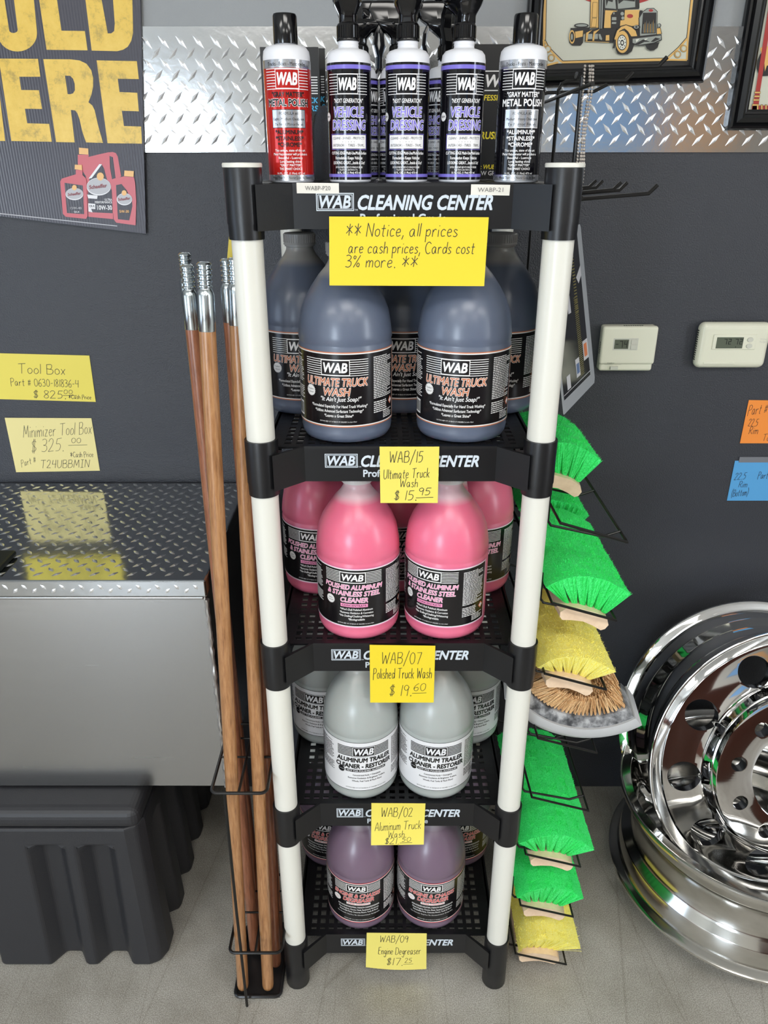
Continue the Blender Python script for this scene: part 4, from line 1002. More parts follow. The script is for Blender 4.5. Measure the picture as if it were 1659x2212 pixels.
# ------------------------------------------------------------------ cards and notes
m_pen = mat('pen_ink', (26, 26, 32), .5)
def paper(name, rgb): return mat(name, rgb, .6)
m_yel = paper('bright_yellow_paper', (232, 206, 40)); m_pal = paper('pale_yellow_paper', (230, 216, 112)); m_can = paper('canary_paper', (230, 213, 92)); m_crm = paper('cream_paper', (232, 218, 150)); m_ora = paper('orange_paper', (240, 142, 56)); m_blu = paper('blue_paper', (84, 158, 212)); m_tape = mat('clear_tape', (120, 122, 128), .2); m_stk = paper('white_sticker', (226, 222, 212))
def card(name, pts, y, mm, lines, label, cat, group, t=.0005, bend=0., wave=0.):
    """pts: wall-plane corners (x,z) tl,tr,br,bl; lines: (text,u,v,h,w,thick) with u,v in 0..1 of the sheet"""
    tl, tr, br, bl = [Vector((p[0], 0, p[1])) for p in pts]
    H = (tl-bl).length; W = (tr-tl).length
    def f(u, v, layer=0):    # u right, v up, 0..1
        p = (bl.lerp(br, u)).lerp(tl.lerp(tr, u), v)
        yy = y-bend*(1-v)**2-wave*math.sin(u*PI)*(1-v)-.00025*layer
        return (p.x, yy, p.z)
    s = MB(); n = 10; vs = []; fs = []
    for lay, off in ((0, 0), (1, t)):
        for i in range(n+1):
            for j in range(n+1):
                q = f(i/n, j/n); vs.append((q[0], q[1]+off, q[2]))
    k = (n+1)**2
    for i in range(n):
        for j in range(n):
            a = i*(n+1)+j; fs.append((a, a+n+1, a+n+2, a+1)); fs.append((k+a, k+a+1, k+a+n+2, k+a+n+1))
    ed = [i*(n+1) for i in range(n+1)]+[n*(n+1)+j for j in range(1, n+1)]+[i*(n+1)+n for i in range(n-1, -1, -1)]+[j for j in range(n-1, 0, -1)]
    for i in range(len(ed)): a, b_ = ed[i], ed[(i+1) % len(ed)]; fs.append((b_, a, k+a, k+b_))
    s.add(vs, fs, 0, True)
    mf = lambda u, v, layer=1: f(u/W, v/H, layer)
    for L in lines:
        tx, u, v, h, w = L[:5]; th = L[5] if len(L) > 5 else .0009; sl = L[6] if len(L) > 6 else .12; ri = L[7] if len(L) > 7 else 0
        pen(s, tx, u*W, v*H, h*H, mf, w=w*W, mi=1, t=th, slant=sl, rise=ri)
    return tag(s.build(name, [mm, m_pen], org=(tl+br)/2+Vector((0, y, 0))), label, cat, group)
GP = 'handwritten price cards'
YC = 1.1790
card('notice_card', [(-.0785, 1.6315), (.1500, 1.6305), (.1480, 1.5355), (-.0805, 1.5365)], YC, m_yel, [('** Notice, all prices', .105, .72, .19, .70, .0010), ('are cash prices, Cards cost', .12, .475, .17, .80, .0010), ('3% more. **', .10, .27, .18, .46, .0010)], 'wide bright yellow notice card on the topmost lip above the blue-grey jugs', 'card', GP, bend=.004)
card('price_note', [(-.0072, 1.2835), (.0895, 1.2835), (.0892, 1.1868), (-.0060, 1.1868)], YC, m_can, [('WAB/15', .16, .72, .20, .56, .0010), ('Ultimate Truck', .06, .425, .17, .78, .0009, .12, .04), ('Wash', .34, .285, .15, .30, .0009), ('$ 15.', .24, .05, .17, .38, .0010), ('95', .66, .14, .13, .20, .0010), ('_', .62, .10, .1, .30)], 'yellow price note reading 15.95 stuck above the pink jugs', 'note', GP, bend=.006)
card('price_note', [(-.0262, .9022), (.0935, .9002), (.0935, .7765), (-.0260, .7765)], YC, m_yel, [('WAB/07', .18, .68, .20, .60, .0010), ('Polished Truck Wash', .05, .415, .18, .90, .0010, .1, .02), ('$ 19.', .30, .12, .19, .34, .0010), ('60', .68, .21, .13, .18), ('_', .66, .17, .1, .22)], 'bright yellow price note reading 19.60 stuck above the colourless jugs', 'note', GP, bend=.005)
card('price_note', [(-.0255, .5212), (.0840, .5202), (.0815, .4290), (-.0265, .4270)], YC, m_can, [('WAB/02', .18, .64, .24, .58, .0010), ('Aluminum Truck', .07, .30, .20, .86, .0009, .12, .05), ('Wash', .32, .155, .15, .30, .0009), ('$21.', .26, .02, .13, .26, .0009), ('50', .58, .07, .09, .16, .0008), ('_', .54, .045, .1, .24, .0008)], 'yellow price note reading 21.50 stuck above the purple jugs', 'note', GP, bend=.020)
card('price_note', [(-.0385, .1390), (.0952, .1370), (.0965, .0270), (-.0415, .0330)], YC, m_pal, [('WAB/09', .22, .74, .19, .46, .0010), ('Engine Degreaser', .20, .40, .19, .70, .0010, .12, .02), ('$17.', .34, .12, .19, .26, .0010), ('25', .64, .19, .12, .11, .0009), ('_', .62, .155, .1, .16, .0008)], 'pale yellow price note reading 17.25 hanging from the lowest shelf above the floor', 'note', GP, bend=.006, wave=.004)
for tx, pts, lab in (('WABP-P20', [(-.1240, 1.6760), (-.0640, 1.6752), (-.0640, 1.6615), (-.1240, 1.6620)], 'small white printed sticker on the top lip below the red polish bottle'), ('WABP-21', [(.1235, 1.6738), (.1790, 1.6730), (.1785, 1.6590), (.1235, 1.6598)], 'small white printed sticker on the top lip below the black polish bottle')):
    o = card('shelf_sticker', pts, 1.1862, m_stk, [], lab, 'sticker', 'shelf stickers', t=.0003)
    s = MB(); cx = (pts[0][0]+pts[1][0])/2; put_text(s, tx, cx, (pts[0][1]+pts[3][1])/2-.0030, .0056, flat((0, 1.1858, 0)), 1, 0, w=.036, res=2)
    k = s.build('lettering', mat('grey_print', (112, 110, 106), .5), o); k.parent = o
WY = 1.7655
card('price_card', [(-.930, 1.3045), (-.6785, 1.2980), (-.6805, 1.1880), (-.930, 1.1955)], WY, m_can, [('Tool Box', .32, .58, .21, .43, .0011), ('Part # 0630-181836-4', .23, .31, .16, .63, .0010), ('$ 825.', .42, .05, .17, .30, .0011), ('00', .71, .16, .09, .08), ('_', .70, .13, .1, .13), ('*Cash Price', .75, .055, .09, .21, .0010)], 'yellow card reading Tool Box and 825.00, upper of the two on the wall', 'card', GP)
card('price_card', [(-.9035, 1.1490), (-.6972, 1.1480), (-.6972, 1.0140), (-.9035, 1.0100)], WY, m_crm, [('Minimizer Tool Box', .17, .64, .22, .80, .0009, .3, .06), ('$ 325.', .23, .36, .24, .38, .0009, .3, .05), ('00', .72, .54, .09, .11, .0009), ('_', .68, .50, .1, .22, .0009), ('*Cash Price', .68, .27, .10, .27, .0009), ('Part #', .08, .10, .12, .18, .0008, .1, .3), ('T24UBBMIN', .30, .07, .15, .58, .0010, .25)], 'cream card reading 325.00 low on the wall just above the toolbox lid', 'card', GP)
card('price_card', [(.8605, 1.1925), (.990, 1.1905), (.990, 1.0850), (.8600, 1.0850)], WY, m_ora, [('Part # A', .03, .66, .22, .46, .0010, .1, .12), ('22.5', .08, .40, .17, .17, .0010), ('Rim', .12, .22, .17, .16, .0010), ('To', .40, .06, .16, .12, .0010)], 'orange card on the wall over the blue card above the wheel rims', 'card', GP)
card('price_card', [(.8565, 1.0400), (.990, 1.0390), (.990, .9340), (.8560, .9340)], WY, m_blu, [('22.5', .05, .52, .17, .20, .0010, .2, .1), ('Rim', .16, .34, .15, .15, .0010), ('(Bottom)', .06, .10, .17, .30, .0010, .1, .1), ('Part', .48, .56, .17, .18, .0010)], 'blue card on the wall directly above the wheel rims', 'card', GP)
tp = MB(); tp.box(.866, .99, 1.7645, 1.766, 1.036, 1.050); tag(tp.build('tape_strip', m_tape, org=(.93, 1.765, 1.043)), 'grey strip of tape holding the top edge of the blue card', 'tape')

# ------------------------------------------------------------------ oil poster
m_sgn = mat('corrugated_sign_board', (62, 60, 70), .3)
n, l, b = nodes(m_sgn); tc = n.new('ShaderNodeTexCoord'); wv = n.new('ShaderNodeTexWave'); wv.inputs['Scale'].default_value = 55; wv.inputs['Distortion'].default_value = .2; l.new(tc.outputs['Object'], wv.inputs[0]); bump(m_sgn, wv.outputs[1], .25, .0015)
m_sy = mat('sign_yellow', (226, 186, 62), .35); t = noise_tex(m_sy, 22, 5, .75); n, l, b = nodes(m_sy); l.new(ramp(m_sy, t.outputs[0], [(.34, (176, 146, 52)), (.48, (226, 186, 62)), (.7, (234, 196, 78))]), b.inputs['Base Color'])
m_sr = mat('sign_red', (196, 74, 84), .35); m_so = mat('sign_orange', (232, 176, 96), .35); m_sgr = mat('sign_grey', (176, 174, 178), .35); m_sw = mat('sign_white', (226, 224, 226), .35); m_sm = mat('sign_maroon', (140, 44, 50), .35)
PY = 1.757; pm = wallmap(PY, .0004)
def c4(pts, dx=0, dy=0, k=3.95): return [(dx+x/k, dy+y/k) for x, y in pts]
po = MB(); po.prism([(-300, -330), (303-330*.022, -330), (303, 0), (315, 505), (0, 467), (-300, 431)], lambda a, b: pm(a, b, 0), lambda a, b: tuple(Vector(pm(a, b, 0))+Vector((0, .006, 0))), 0)
def arcp(cx, cy, rx, ry, a0, a1, n=10): return [(cx+rx*math.cos(R(a0+(a1-a0)*i/n)), cy-ry*math.sin(R(a0+(a1-a0)*i/n))) for i in range(n+1)]
# row one (letters run up out of the frame), row two
O = c4([(215, -330), (262, -180), (290, 0), (316, 270)]+arcp(150, 290, 166, 150, 0, -180, 14)+[(-16, 290), (-60, 0), (-100, -260)]+arcp(55, -290, 155, 120, 180, 20, 12))
Oh = c4([(90, -200), (120, 0), (152, 255)]+arcp(115, 255, 37, 27, 0, -180, 8)+[(78, 255), (40, 0), (15, -200)]+arcp(52, -215, 38, 24, 170, 10, 8))
poly2(po, O, pm, 1, 1, [Oh])
poly2(po, c4([(285, -400), (430, -400), (525, 262), (725, 265), (748, 430), (398, 425), (335, 0)]), pm, 1, 1)
poly2(po, c4([(675, -400), (900, -400), (1010, -380), (1080, -300), (1105, -180), (1130, 0), (1136, 280), (1120, 350), (1090, 400), (1050, 425), (1000, 437), (783, 432), (730, 0)]), pm, 1, 1, [c4([(810, -240), (868, 0), (920, 285), (950, 285), (975, 265), (980, 200), (965, 0), (930, -220), (900, -245)])])
poly2(po, c4([(-700, -400), (-250, -400), (-240, -250), (-420, -250), (-400, -100), (-230, 0), (-180, 300), (-260, 430), (-560, 430), (-580, 280), (-380, 280), (-400, 120), (-600, 0)]), pm, 1, 1)
poly2(po, c4([(-560, 500), (-420, 500), (-385, 770), (-150, 770), (-180, 500), (-40, 500), (45, 1203), (-95, 1203), (-130, 920), (-365, 920), (-330, 1203), (-470, 1203)]), pm, 1, 1)
poly2(po, c4([(-10, 500), (325, 502), (345, 655), (165, 655), (182, 768), (333, 770), (360, 930), (213, 928), (233, 1052), (420, 1057), (443, 1210), (98, 1203)]), pm, 1, 1)
poly2(po, c4([(370, 505), (600, 506), (680, 516), (740, 545), (780, 600), (795, 665), (795, 740), (780, 810), (755, 872), (788, 900), (808, 940), (840, 1080), (880, 1220), (735, 1215), (705, 1130), (680, 1020), (660, 965), (640, 942), (605, 938), (638, 1215), (480, 1212)]), pm, 1, 1, [c4([(555, 645), (600, 648), (624, 672), (638, 715), (640, 770), (625, 796), (600, 804), (578, 803)])])
poly2(po, c4([(825, 515), (1168, 522), (1185, 675), (1005, 672), (1020, 785), (1172, 792), (1185, 950), (1040, 945), (1058, 1075), (1205, 1080), (1212, 1226), (918, 1222)]), pm, 1, 1)
d8 = lambda pts: c4(pts, 110, 310, 7.9)
poly2(po, d8([(460, 190), (650, 190), (640, 230), (800, 190), (980, 150), (1060, 145), (1110, 165), (1140, 220), (1200, 560), (1100, 620), (1060, 1290), (640, 1250), (600, 560), (460, 350)]), pm, 1, 2, [d8([(1000, 210), (1060, 235), (1105, 590), (1045, 610), (1010, 420)])])
poly2(po, d8([(480, 70), (640, 85), (642, 190), (482, 180)]), pm, 2, 3)
poly2(po, d8([(870, 360), (905, 420), (960, 620), (1040, 800), (1055, 1190), (650, 1170), (630, 880), (660, 600)]), pm, 2, 0)
poly2(po, d8([(830, 350), (875, 355), (700, 590), (645, 600)]), pm, 3, 5); 
def elp(cx, cy, rx, ry, k): disc2(po, 110+cx/7.9, 310+cy/7.9, rx/7.9, ry/7.9, pm, k[0], k[1], 32)
elp(820, 735, 208, 152, (3, 5)); elp(822, 728, 200, 138, (4, 4)); elp(848, 562, 60, 68, (5, 3))
poly2(po, d8([(620, 870), (800, 890), (790, 945), (640, 935)]), pm, 3, 5); poly2(po, d8([(640, 1020), (760, 1030), (762, 1120), (690, 1115), (715, 1175), (645, 1160)]), pm, 3, 5)
poly2(po, d8([(165, 650), (190, 600), (430, 525), (430, 450), (545, 450), (545, 540), (600, 590), (612, 620), (632, 1240), (605, 1285), (260, 1250), (210, 1200)]), pm, 5, 2); poly2(po, d8([(415, 360), (535, 365), (540, 455), (412, 440)]), pm, 6, 3); poly2(po, d8([(240, 670), (550, 715), (572, 1205), (280, 1185)]), pm, 6, 0)
elp(410, 862, 152, 104, (7, 5)); elp(410, 855, 146, 92, (8, 4)); elp(410, 752, 40, 46, (9, 3))
poly2(po, d8([(1050, 640), (1080, 600), (1250, 560), (1420, 575), (1440, 660), (1462, 980), (1450, 1395), (1120, 1350), (1075, 1290)]), pm, 5, 2); poly2(po, d8([(1260, 460), (1420, 470), (1415, 570), (1255, 555)]), pm, 6, 3); poly2(po, d8([(1115, 710), (1210, 690), (1300, 800), (1390, 990), (1395, 1070), (1340, 1310), (1150, 1290)]), pm, 6, 0)
elp(1262, 950, 132, 104, (7, 5)); elp(1264, 944, 124, 92, (8, 4)); elp(1258, 842, 42, 46, (9, 3))
def ptext(tx, x, y, h, w, mi, lay, sh=0., off=.02, rot=0.):     # lettering on the poster, metres
    q = inv(110+x/7.9, 310+y/7.9, PY); put_text(po, tx, q.x, q.z, h, flat((0, PY, 0), .0004), lay, mi, w=w, shear=sh, off=off, res=2, rot=rot)
for x, y, w, ly in ((815, 760, .038, 6), (415, 880, .028, 10), (1262, 965, .026, 10)): ptext('Schaeffer', x, y, .0068 if ly == 6 else .005, w, 6, ly, .2, .03, R(6))
ptext('ULTRA', 985, 975, .0042, .016, 5, 4); ptext('PERFORMANCE', 905, 1020, .0042, .036, 5, 4); ptext('10W-30', 925, 1130, .0085, .031, 5, 4, 0, .03); ptext('CK-4', 702, 1085, .0042, .011, 0, 4); ptext('5W-30', 1262, 1180, .0052, .020, 3, 9); ptext('15W-40', 440, 1120, .0045, .024, 4, 9); ptext('CK-4', 450, 1180, .0035, .011, 5, 9)
poly2(po, c4([(0, 1818), (1000, 1925), (1000, 1932), (0, 1826)]), pm, 1, 4)
tag(po.build('corrugated_poster', [m_sgn, m_sy, m_sr, m_so, m_sgr, m_sw, m_sm], org=inv(150, 250, PY)), 'dark corrugated poster with big yellow letters and red oil bottles', 'poster')

# ------------------------------------------------------------------ framed mirrors
m_frm = mat('black_picture_frame', (20, 20, 22), .2); m_art = mat('mirror_cream', (205, 205, 188), .25); m_mat = mat('black_mat', (22, 20, 20), .4); m_gold = mat('art_gold', (222, 176, 98), .35); m_artk = mat('art_black', (18, 15, 14), .4); m_artr = mat('art_red', (168, 44, 40), .35); m_artg = mat('art_grey', (150, 154, 146), .35)
def sweep_frame(mb, corners, prof):
    """corners in wall metres (x,z) counter-clockwise; prof: (inset, height) pairs"""
    n = len(corners); vs = []; C_ = [Vector(c) for c in corners]
    for i in range(n):
        a = (C_[i]-C_[i-1]).normalized(); b = (C_[(i+1) % n]-C_[i]).normalized()
        na = Vector((-a.y, a.x)); nb = Vector((-b.y, b.x)); m_ = (na+nb); m_ = m_/m_.dot(na)
        for ins, hh in prof: q = C_[i]+m_*ins; vs.append((q.x, WALL-.004-hh, q.y))
    k = len(prof); fs = []
    for i in range(n):
        for j in range(k-1): fs.append((i*k+j, ((i+1) % n)*k+j, ((i+1) % n)*k+j+1, i*k+j+1))
    mb.add(vs, fs, 0, False)
FP = [(0, 0), (0, .012), (.004, .018), (.010, .019), (.015, .015), (.019, .021), (.030, .026), (.038, .022), (.041, .014), (.046, .013), (.052, .010), (.052, .004)]
def w2(px, py): q = inv(px, py, WALL-.02); return (q.x, q.z)
bl, br_ = w2(1130, 190), w2(1521, 178)
pic = thing('framed_mirror', 'black framed cream mirror printed with a yellow truck', 'picture', (.47, WALL-.01, 1.85), world=True)
f = MB(); tr = (br_[0]+.004, 2.33); tl = (bl[0]-.002, 2.315); sweep_frame(f, [bl, br_, tr, tl], [(i_*.6, h_) for i_, h_ in FP]); f.build('frame', m_frm, pic)
am = wallmap(WALL-.010, .0003); k4 = lambda pts: c4(pts, 1140, 0, 3.95)
a = MB(); q0 = lambda x, z, yy=WALL-.008: (x, yy, z)
a.add([q0(bl[0]+.026, bl[1]+.026), q0(br_[0]-.026, br_[1]+.026), q0(tr[0]-.026, tr[1]-.026), q0(tl[0]+.026, tl[1]-.026)], [(0, 1, 2, 3)], 2)
LZ = -560
poly2(a, k4([(158-LZ*.0, 0)] and [(206, LZ), (1450, LZ), (1412, 0), (1355, 515), (148, 545), (150, 0)]), am, 1, 0)
def line(pts, wd, lay, mi):
    for (xa, ya), (xb, yb) in zip(pts, pts[1:]):
        L = math.hypot(xb-xa, yb-ya); nx, ny = -(yb-ya)/L*wd/2, (xb-xa)/L*wd/2
        poly2(a, k4([(xa+nx, ya+ny), (xb+nx, yb+ny), (xb-nx, yb-ny), (xa-nx, ya-ny)]), am, lay, mi)
line([(150, LZ), (146, 0), (140, 340)], 22, 2, 1); line([(290, 530), (1195, 508)], 22, 2, 1); line([(1440, LZ), (1400, 0), (1365, 315)], 20, 2, 1)
line([(163, LZ), (160, 0), (152, 345), (180, 400), (300, 520), (1180, 495), (1280, 405), (1355, 320), (1388, 0), (1428, LZ)], 5, 3, 2)
line([(135, 340), (150, 560), (260, 532)], 16, 2, 1); line([(145, 350), (210, 450), (290, 530)], 16, 2, 1); line([(1365, 315), (1357, 512), (1195, 510)], 16, 2, 1); line([(1190, 505), (1300, 400), (1365, 320)], 16, 2, 1)
for cx, cy in ((170, 420), (200, 495), (1328, 415), (1276, 465)):
    disc2(a, 1140+cx/3.95, cy/3.95, 30/3.95, 32/3.95, am, 4, 2); disc2(a, 1140+cx/3.95, cy/3.95, 27/3.95, 29/3.95, am, 5, 1); disc2(a, 1140+cx/3.95, cy/3.95, 20/3.95, 22/3.95, am, 6, 2); disc2(a, 1140+cx/3.95, cy/3.95, 18/3.95, 20/3.95, am, 7, 0)
# round red band behind the cab, then the truck
K8 = lambda pts: c4(pts, 1220, 0, 7.54)
P8 = lambda pts, lay, mi: poly2(a, K8(pts), am, lay, mi)
cx, cy = 1220+850/7.54, -690/7.54
def band(r0, r1, a0, a1, lay, mi):
    pts = [(cx+r1*math.cos(R(t_)), cy+r1*.72*math.sin(R(t_))) for t_ in range(a0, a1+1, 5)]; pts += [(cx+r0*math.cos(R(t_)), cy+r0*.72*math.sin(R(t_))) for t_ in range(a1, a0-1, -5)]; poly2(a, pts, am, lay, mi)
band(124, 145, 0, 355, 3, 3); band(112, 124, 0, 355, 3, 1)
def E8(x, y, rx, ry, lay, mi): disc2(a, 1220+x/7.54, y/7.54, rx/7.54, ry/7.54, am, lay, mi, 28)
P8([(420, -300), (1210, -300), (1210, 130), (1200, 150), (840, 160), (640, 150), (600, 470), (400, 465)], 8, 2)
P8([(428, -290), (640, -290), (545, 455), (410, 455)], 9, 1); P8([(650, -60), (810, -60), (830, 150), (650, 135)], 9, 4); P8([(850, -60), (1140, -60), (1140, 120), (860, 150)], 9, 4)
P8([(850, -60), (1140, -60), (1130, 30), (950, 10), (870, 70)], 10, 2); P8([(660, -60), (800, -60), (770, 40), (700, 20), (670, 110)], 10, 2)
P8([(450, 40), (525, 40), (520, 290), (435, 290)], 10, 2); P8([(455, 46), (520, 46), (514, 285), (440, 285)], 11, 1); P8([(435, 300), (515, 300), (505, 448), (420, 448)], 10, 2); P8([(440, 306), (510, 306), (500, 442), (426, 442)], 11, 1)
P8([(545, -300), (655, -300), (620, 470), (540, 470)], 12, 2); P8([(560, -300), (580, -300), (570, 470), (555, 470)], 13, 4); P8([(600, -300), (622, -300), (600, 470), (585, 470)], 13, 4)
P8([(640, 145), (840, 165), (830, 470), (600, 470)], 12, 2); P8([(650, 172), (835, 180), (820, 460), (630, 460)], 13, 1)
P8([(850, 160), (1260, 175), (1200, 600), (1050, 610), (960, 450), (850, 470)], 12, 2); P8([(970, 170), (1215, 165), (1200, 210), (1190, 420), (1080, 430), (990, 405), (890, 430), (900, 320), (960, 330)], 13, 1)
P8([(780, 195), (960, 200), (960, 330), (890, 340), (870, 460), (740, 460), (740, 260)], 14, 2); P8([(760, 285), (830, 285), (830, 335), (755, 335)], 15, 4); P8([(760, 365), (830, 365), (825, 395), (755, 395)], 15, 4); P8([(780, 205), (800, 205), (800, 240), (780, 240)], 15, 4); E8(925, 230, 28, 30, 15, 4); E8(935, 300, 24, 26, 15, 4)
E8(1052, 268, 50, 33, 14, 3)
P8([(1190, 300), (1260, 190), (1330, 140), (1440, 135), (1500, 190), (1490, 570), (1200, 600)], 14, 2); P8([(1205, 300), (1265, 200), (1335, 150), (1435, 145), (1490, 195), (1480, 560), (1215, 590)], 15, 4); P8([(1262, 215), (1480, 212), (1470, 550), (1235, 555)], 16, 2); E8(1390, 178, 36, 22, 17, 3)
for i in range(9): P8([(1262+i*23, 540), (1270+i*23, 540), (1276+i*22, 400-(i*37) % 90), (1270+i*22, 400)], 17, 1 if i % 2 else 4)
P8([(1480, 460), (1545, 450), (1570, 560), (1480, 570)], 16, 2); P8([(1488, 470), (1540, 462), (1558, 555), (1488, 562)], 17, 1); E8(1525, 420, 32, 32, 17, 2); E8(1520, 420, 24, 24, 18, 4)
P8([(600, 470), (860, 460), (780, 700), (700, 700), (550, 690), (320, 680), (330, 540), (400, 480)], 11, 2)
P8([(340, 540), (440, 490), (380, 545), (360, 670), (330, 670)], 15, 1); P8([(370, 560), (440, 556), (440, 640), (370, 646)], 15, 4); P8([(460, 520), (560, 480), (480, 560), (470, 670), (440, 670)], 15, 1); P8([(475, 560), (530, 556), (530, 640), (475, 642)], 15, 4); P8([(330, 676), (720, 692), (700, 702), (560, 692), (330, 686)], 15, 1); P8([(660, 580), (715, 575), (715, 665), (655, 668)], 15, 1); P8([(540, 560), (570, 560), (600, 640), (590, 660), (550, 640)], 15, 4)
P8([(90, 460), (400, 450), (400, 500), (300, 560), (290, 700), (250, 745), (120, 745), (70, 700), (65, 610), (90, 500)], 10, 2); E8(112, 605, 46, 112, 12, 1); E8(112, 605, 32, 84, 13, 2); E8(108, 605, 16, 52, 14, 4); P8([(160, 520), (290, 500), (285, 600), (170, 625)], 12, 1); E8(265, 420, 118, 38, 11, 2); E8(265, 418, 95, 20, 12, 4)
P8([(780, 740), (790, 620), (830, 500), (900, 430), (985, 405), (1080, 440), (1150, 500), (1180, 600), (1060, 610), (1050, 740), (1030, 700), (950, 480), (860, 560), (800, 790), (765, 790)], 18, 2); P8([(795, 640), (840, 510), (905, 445), (985, 418), (1070, 450), (1140, 510), (1165, 595), (1070, 600), (1020, 520), (960, 470), (880, 510), (810, 660)], 19, 1)
P8([(1040, 560), (1120, 730), (1080, 840), (1010, 890), (900, 895), (850, 880), (820, 820), (840, 600), (930, 510)], 17, 2)
E8(925, 690, 108, 180, 20, 1); E8(918, 700, 78, 128, 21, 2); E8(918, 700, 68, 112, 22, 5); E8(918, 705, 30, 48, 23, 2); E8(918, 705, 16, 26, 24, 5)
for i in range(9): E8(918+50*math.cos(i*.7), 700+84*math.sin(i*.7), 7, 11, 23, 2)
P8([(1050, 610), (1220, 590), (1560, 570), (1565, 660), (1440, 720), (1190, 755), (1060, 715)], 20, 2); P8([(1090, 640), (1550, 585), (1550, 650), (1430, 700), (1190, 740), (1090, 705)], 21, 4); P8([(1130, 720), (1260, 650), (1380, 690), (1460, 620), (1540, 640), (1430, 690), (1280, 690), (1190, 735)], 22, 2); P8([(1140, 650), (1200, 640), (1150, 700)], 22, 5); P8([(1280, 640), (1340, 630), (1290, 670)], 22, 5)
P8([(1300, 745), (1530, 690), (1500, 780), (1440, 825), (1380, 830), (1330, 800)], 15, 2); E8(1160, 450, 55, 36, 20, 2); E8(1150, 448, 40, 26, 21, 4); E8(1150, 448, 20, 14, 22, 2)
a.build('printed_glass', [m_art, m_gold, m_artk, m_artr, m_artg, mat('art_white', (222, 222, 210), .3)], pic)
bl2 = w2(1572, 281); pic2 = thing('framed_mirror', 'black framed mirror with red border and gold rings, cut off by the photo edge', 'picture', (.9, WALL-.01, 1.77), world=True)
f = MB(); br2 = (bl2[0]+.45, bl2[1]+.001); sweep_frame(f, [bl2, br2, (br2[0], 2.30), (bl2[0], 2.30)], [(i_*.72, h_) for i_, h_ in FP]); f.build('frame', m_frm, pic2)
g = MB(); g.add([q0(bl2[0]+.032, bl2[1]+.032), q0(br2[0]-.032, br2[1]+.032), q0(br2[0]-.032, 2.268), q0(bl2[0]+.032, 2.268)], [(0, 1, 2, 3)], 0)
k7 = lambda pts: c4(pts, 1560, 0, 7.626)
H7 = lambda pts, lay, mi: poly2(g, k7(pts), am, lay, mi)
H7([(850, -900), (950, -900), (745, 300), (560, 1500), (500, 1850), (480, 1840)] and [(960, -1200), (1040, -1200), (620, 1510), (590, 1840), (485, 1830), (545, 1510)], 3, 1); H7([(485, 1740), (1600, 1740), (1600, 1835), (485, 1830)], 3, 1)
for y, x0_, x1_ in ((1525, 530, 625), (1588, 522, 615), (1648, 508, 605), (1730, 490, 600)): H7([(x0_-4, y-18), (x1_+4, y-18), (x1_+4, y+18), (x0_-4, y+18)], 4, 3); H7([(x0_, y-12), (x1_, y-12), (x1_, y+12), (x0_, y+12)], 5, 2)
for i in range(9): x_ = 580+i*68; H7([(x_-18, 1722), (x_+18, 1722), (x_+18, 1850), (x_-18, 1850)], 4, 3); H7([(x_-11, 1728), (x_+11, 1728), (x_+11, 1844), (x_-11, 1844)], 5, 2)
H7([(575, 1000), (620, 900), (720, 780), (1500, 780), (1500, 1150), (755, 1250), (640, 1255), (600, 1230), (565, 1130)], 1, 3); H7([(620, 800), (660, 770), (1500, 700), (1500, 1050), (735, 1080), (700, 1180), (690, 950), (640, 870)], 2, 2)
g.build('printed_glass', [m_art, m_artr, m_gold, m_artk], pic2)

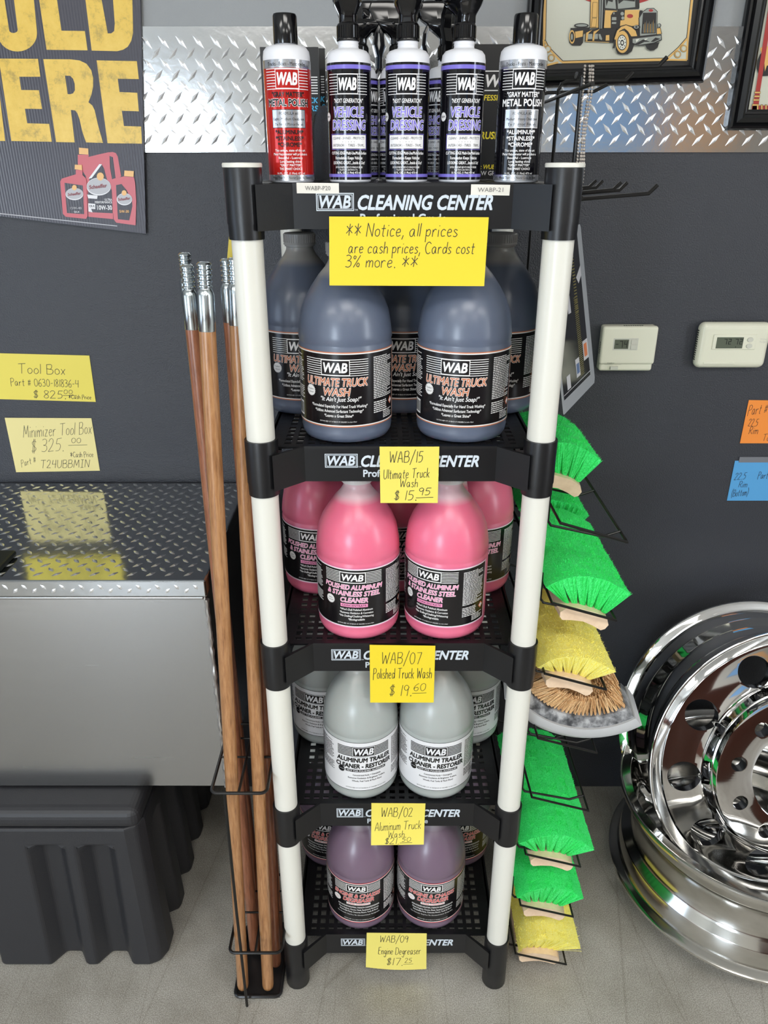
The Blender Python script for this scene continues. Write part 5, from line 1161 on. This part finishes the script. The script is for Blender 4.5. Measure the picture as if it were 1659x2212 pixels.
# ------------------------------------------------------------------ product cards at the back of the top shelf
m_cdk = mat('black_card', (20, 20, 22), .3); m_cy = mat('cyan_print', (70, 178, 224), .4); m_yl = mat('yellow_print', (236, 214, 44), .4)
def signcard(name, x0, x1, y, z0, z1, label, draw):
    s = MB(); s.box(x0, x1, y, y+.006, z0, z1, 0); m = flat((x0, y, z0), .0003); draw(s, m, x1-x0, z1-z0)
    return tag(s.build(name, [m_cdk, m_w, m_cy, m_yl], org=((x0+x1)/2, y, z0)), label, 'sign', 'black product cards on the top shelf')
def lines(s, m, u0, u1, v0, v1, k=7):
    for i in range(k):
        v = v0+(v1-v0)*i/(k-1); strip(s, u0, u1, v, v+.0016, m, 1, 1)
def dl(s, m, W, H):
    lines(s, m, W-.020, W-.003, .132, .156); put_text(s, 'TRUCK', W-.0035, .1185, .0080, m, 1, 2, align='R', w=.036, shear=.15, off=.025); put_text(s, 'BRUSHERS', W-.0035, .1065, .0080, m, 1, 2, align='R', w=.060, shear=.15, off=.025); put_text(s, 'it!', W-.002, .010, .0080, m, 1, 2, align='R', shear=.2, off=.02)
def dl2(s, m, W, H):
    lines(s, m, W-.0085, W-.0025, .141, .166); put_text(s, 'K', W-.0025, .127, .0085, m, 1, 2, align='R', shear=.15, off=.025); put_text(s, 'S', W-.0025, .1145, .0085, m, 1, 2, align='R', shear=.15, off=.025)
def dr(s, m, W, H):
    lines(s, m, .002, .018, .138, .165); frame2(s, .018, .05, .1365, .1665, .0016, m, 1, 1); put_text(s, 'WAB', .022, .143, .017, m, 1, 1, align='L', shear=.2, off=.03)
    put_text(s, 'PROFESSIONAL', -.0035+.002, .1225, .0080, m, 1, 3, align='L', w=.075, shear=.15, off=.02); put_text(s, 'BRUSHES', .009, .064, .0105, m, 1, 3, align='L', w=.055, shear=.15, off=.03)
    put_text(s, "Don't WUB", -.008+.0085, .0165, .0068, m, 1, 3, align='L', w=.044, shear=.2, off=.02); put_text(s, 'BAW GREASE', .010, .0065, .0068, m, 1, 1, align='L', w=.055, off=.01)
YD = 1.475
signcard('product_card', -.205, -.1085, YD, DZ[0]+.0005, 1.876, 'black card with cyan words standing right behind the red polish bottle', dl)
signcard('product_card', -.175, -.1045, YD+.10, DZ[0]+.0005, 1.886, 'second black card with cyan letters peeking out behind the first', dl2)
signcard('product_card', .149, .245, YD, DZ[0]+.0005, 1.880, 'black card with yellow words standing behind the black polish bottle', dr)
# clear grey blister pack leaning beside the first card
m_bl = mat('smoky_clear_plastic', (92, 94, 100), .12, Transmission_Weight=.55)
bp = MB(); q = [(-.116, 0), (-.078, 0), (-.078, .085), (-.082, .100), (-.091, .108), (-.104, .106), (-.113, .095), (-.116, .08)]
bp.prism(q, lambda a_, b_: (a_, 1.40, DZ[0]+.0005+b_), lambda a_, b_: (a_, 1.418, DZ[0]+.0005+b_)); tag(bp.build('blister_pack', m_bl, org=(-.088, 1.41, DZ[0]), bevel=.003), 'smoky clear plastic pack standing behind the gap beside the red polish bottle', 'package')
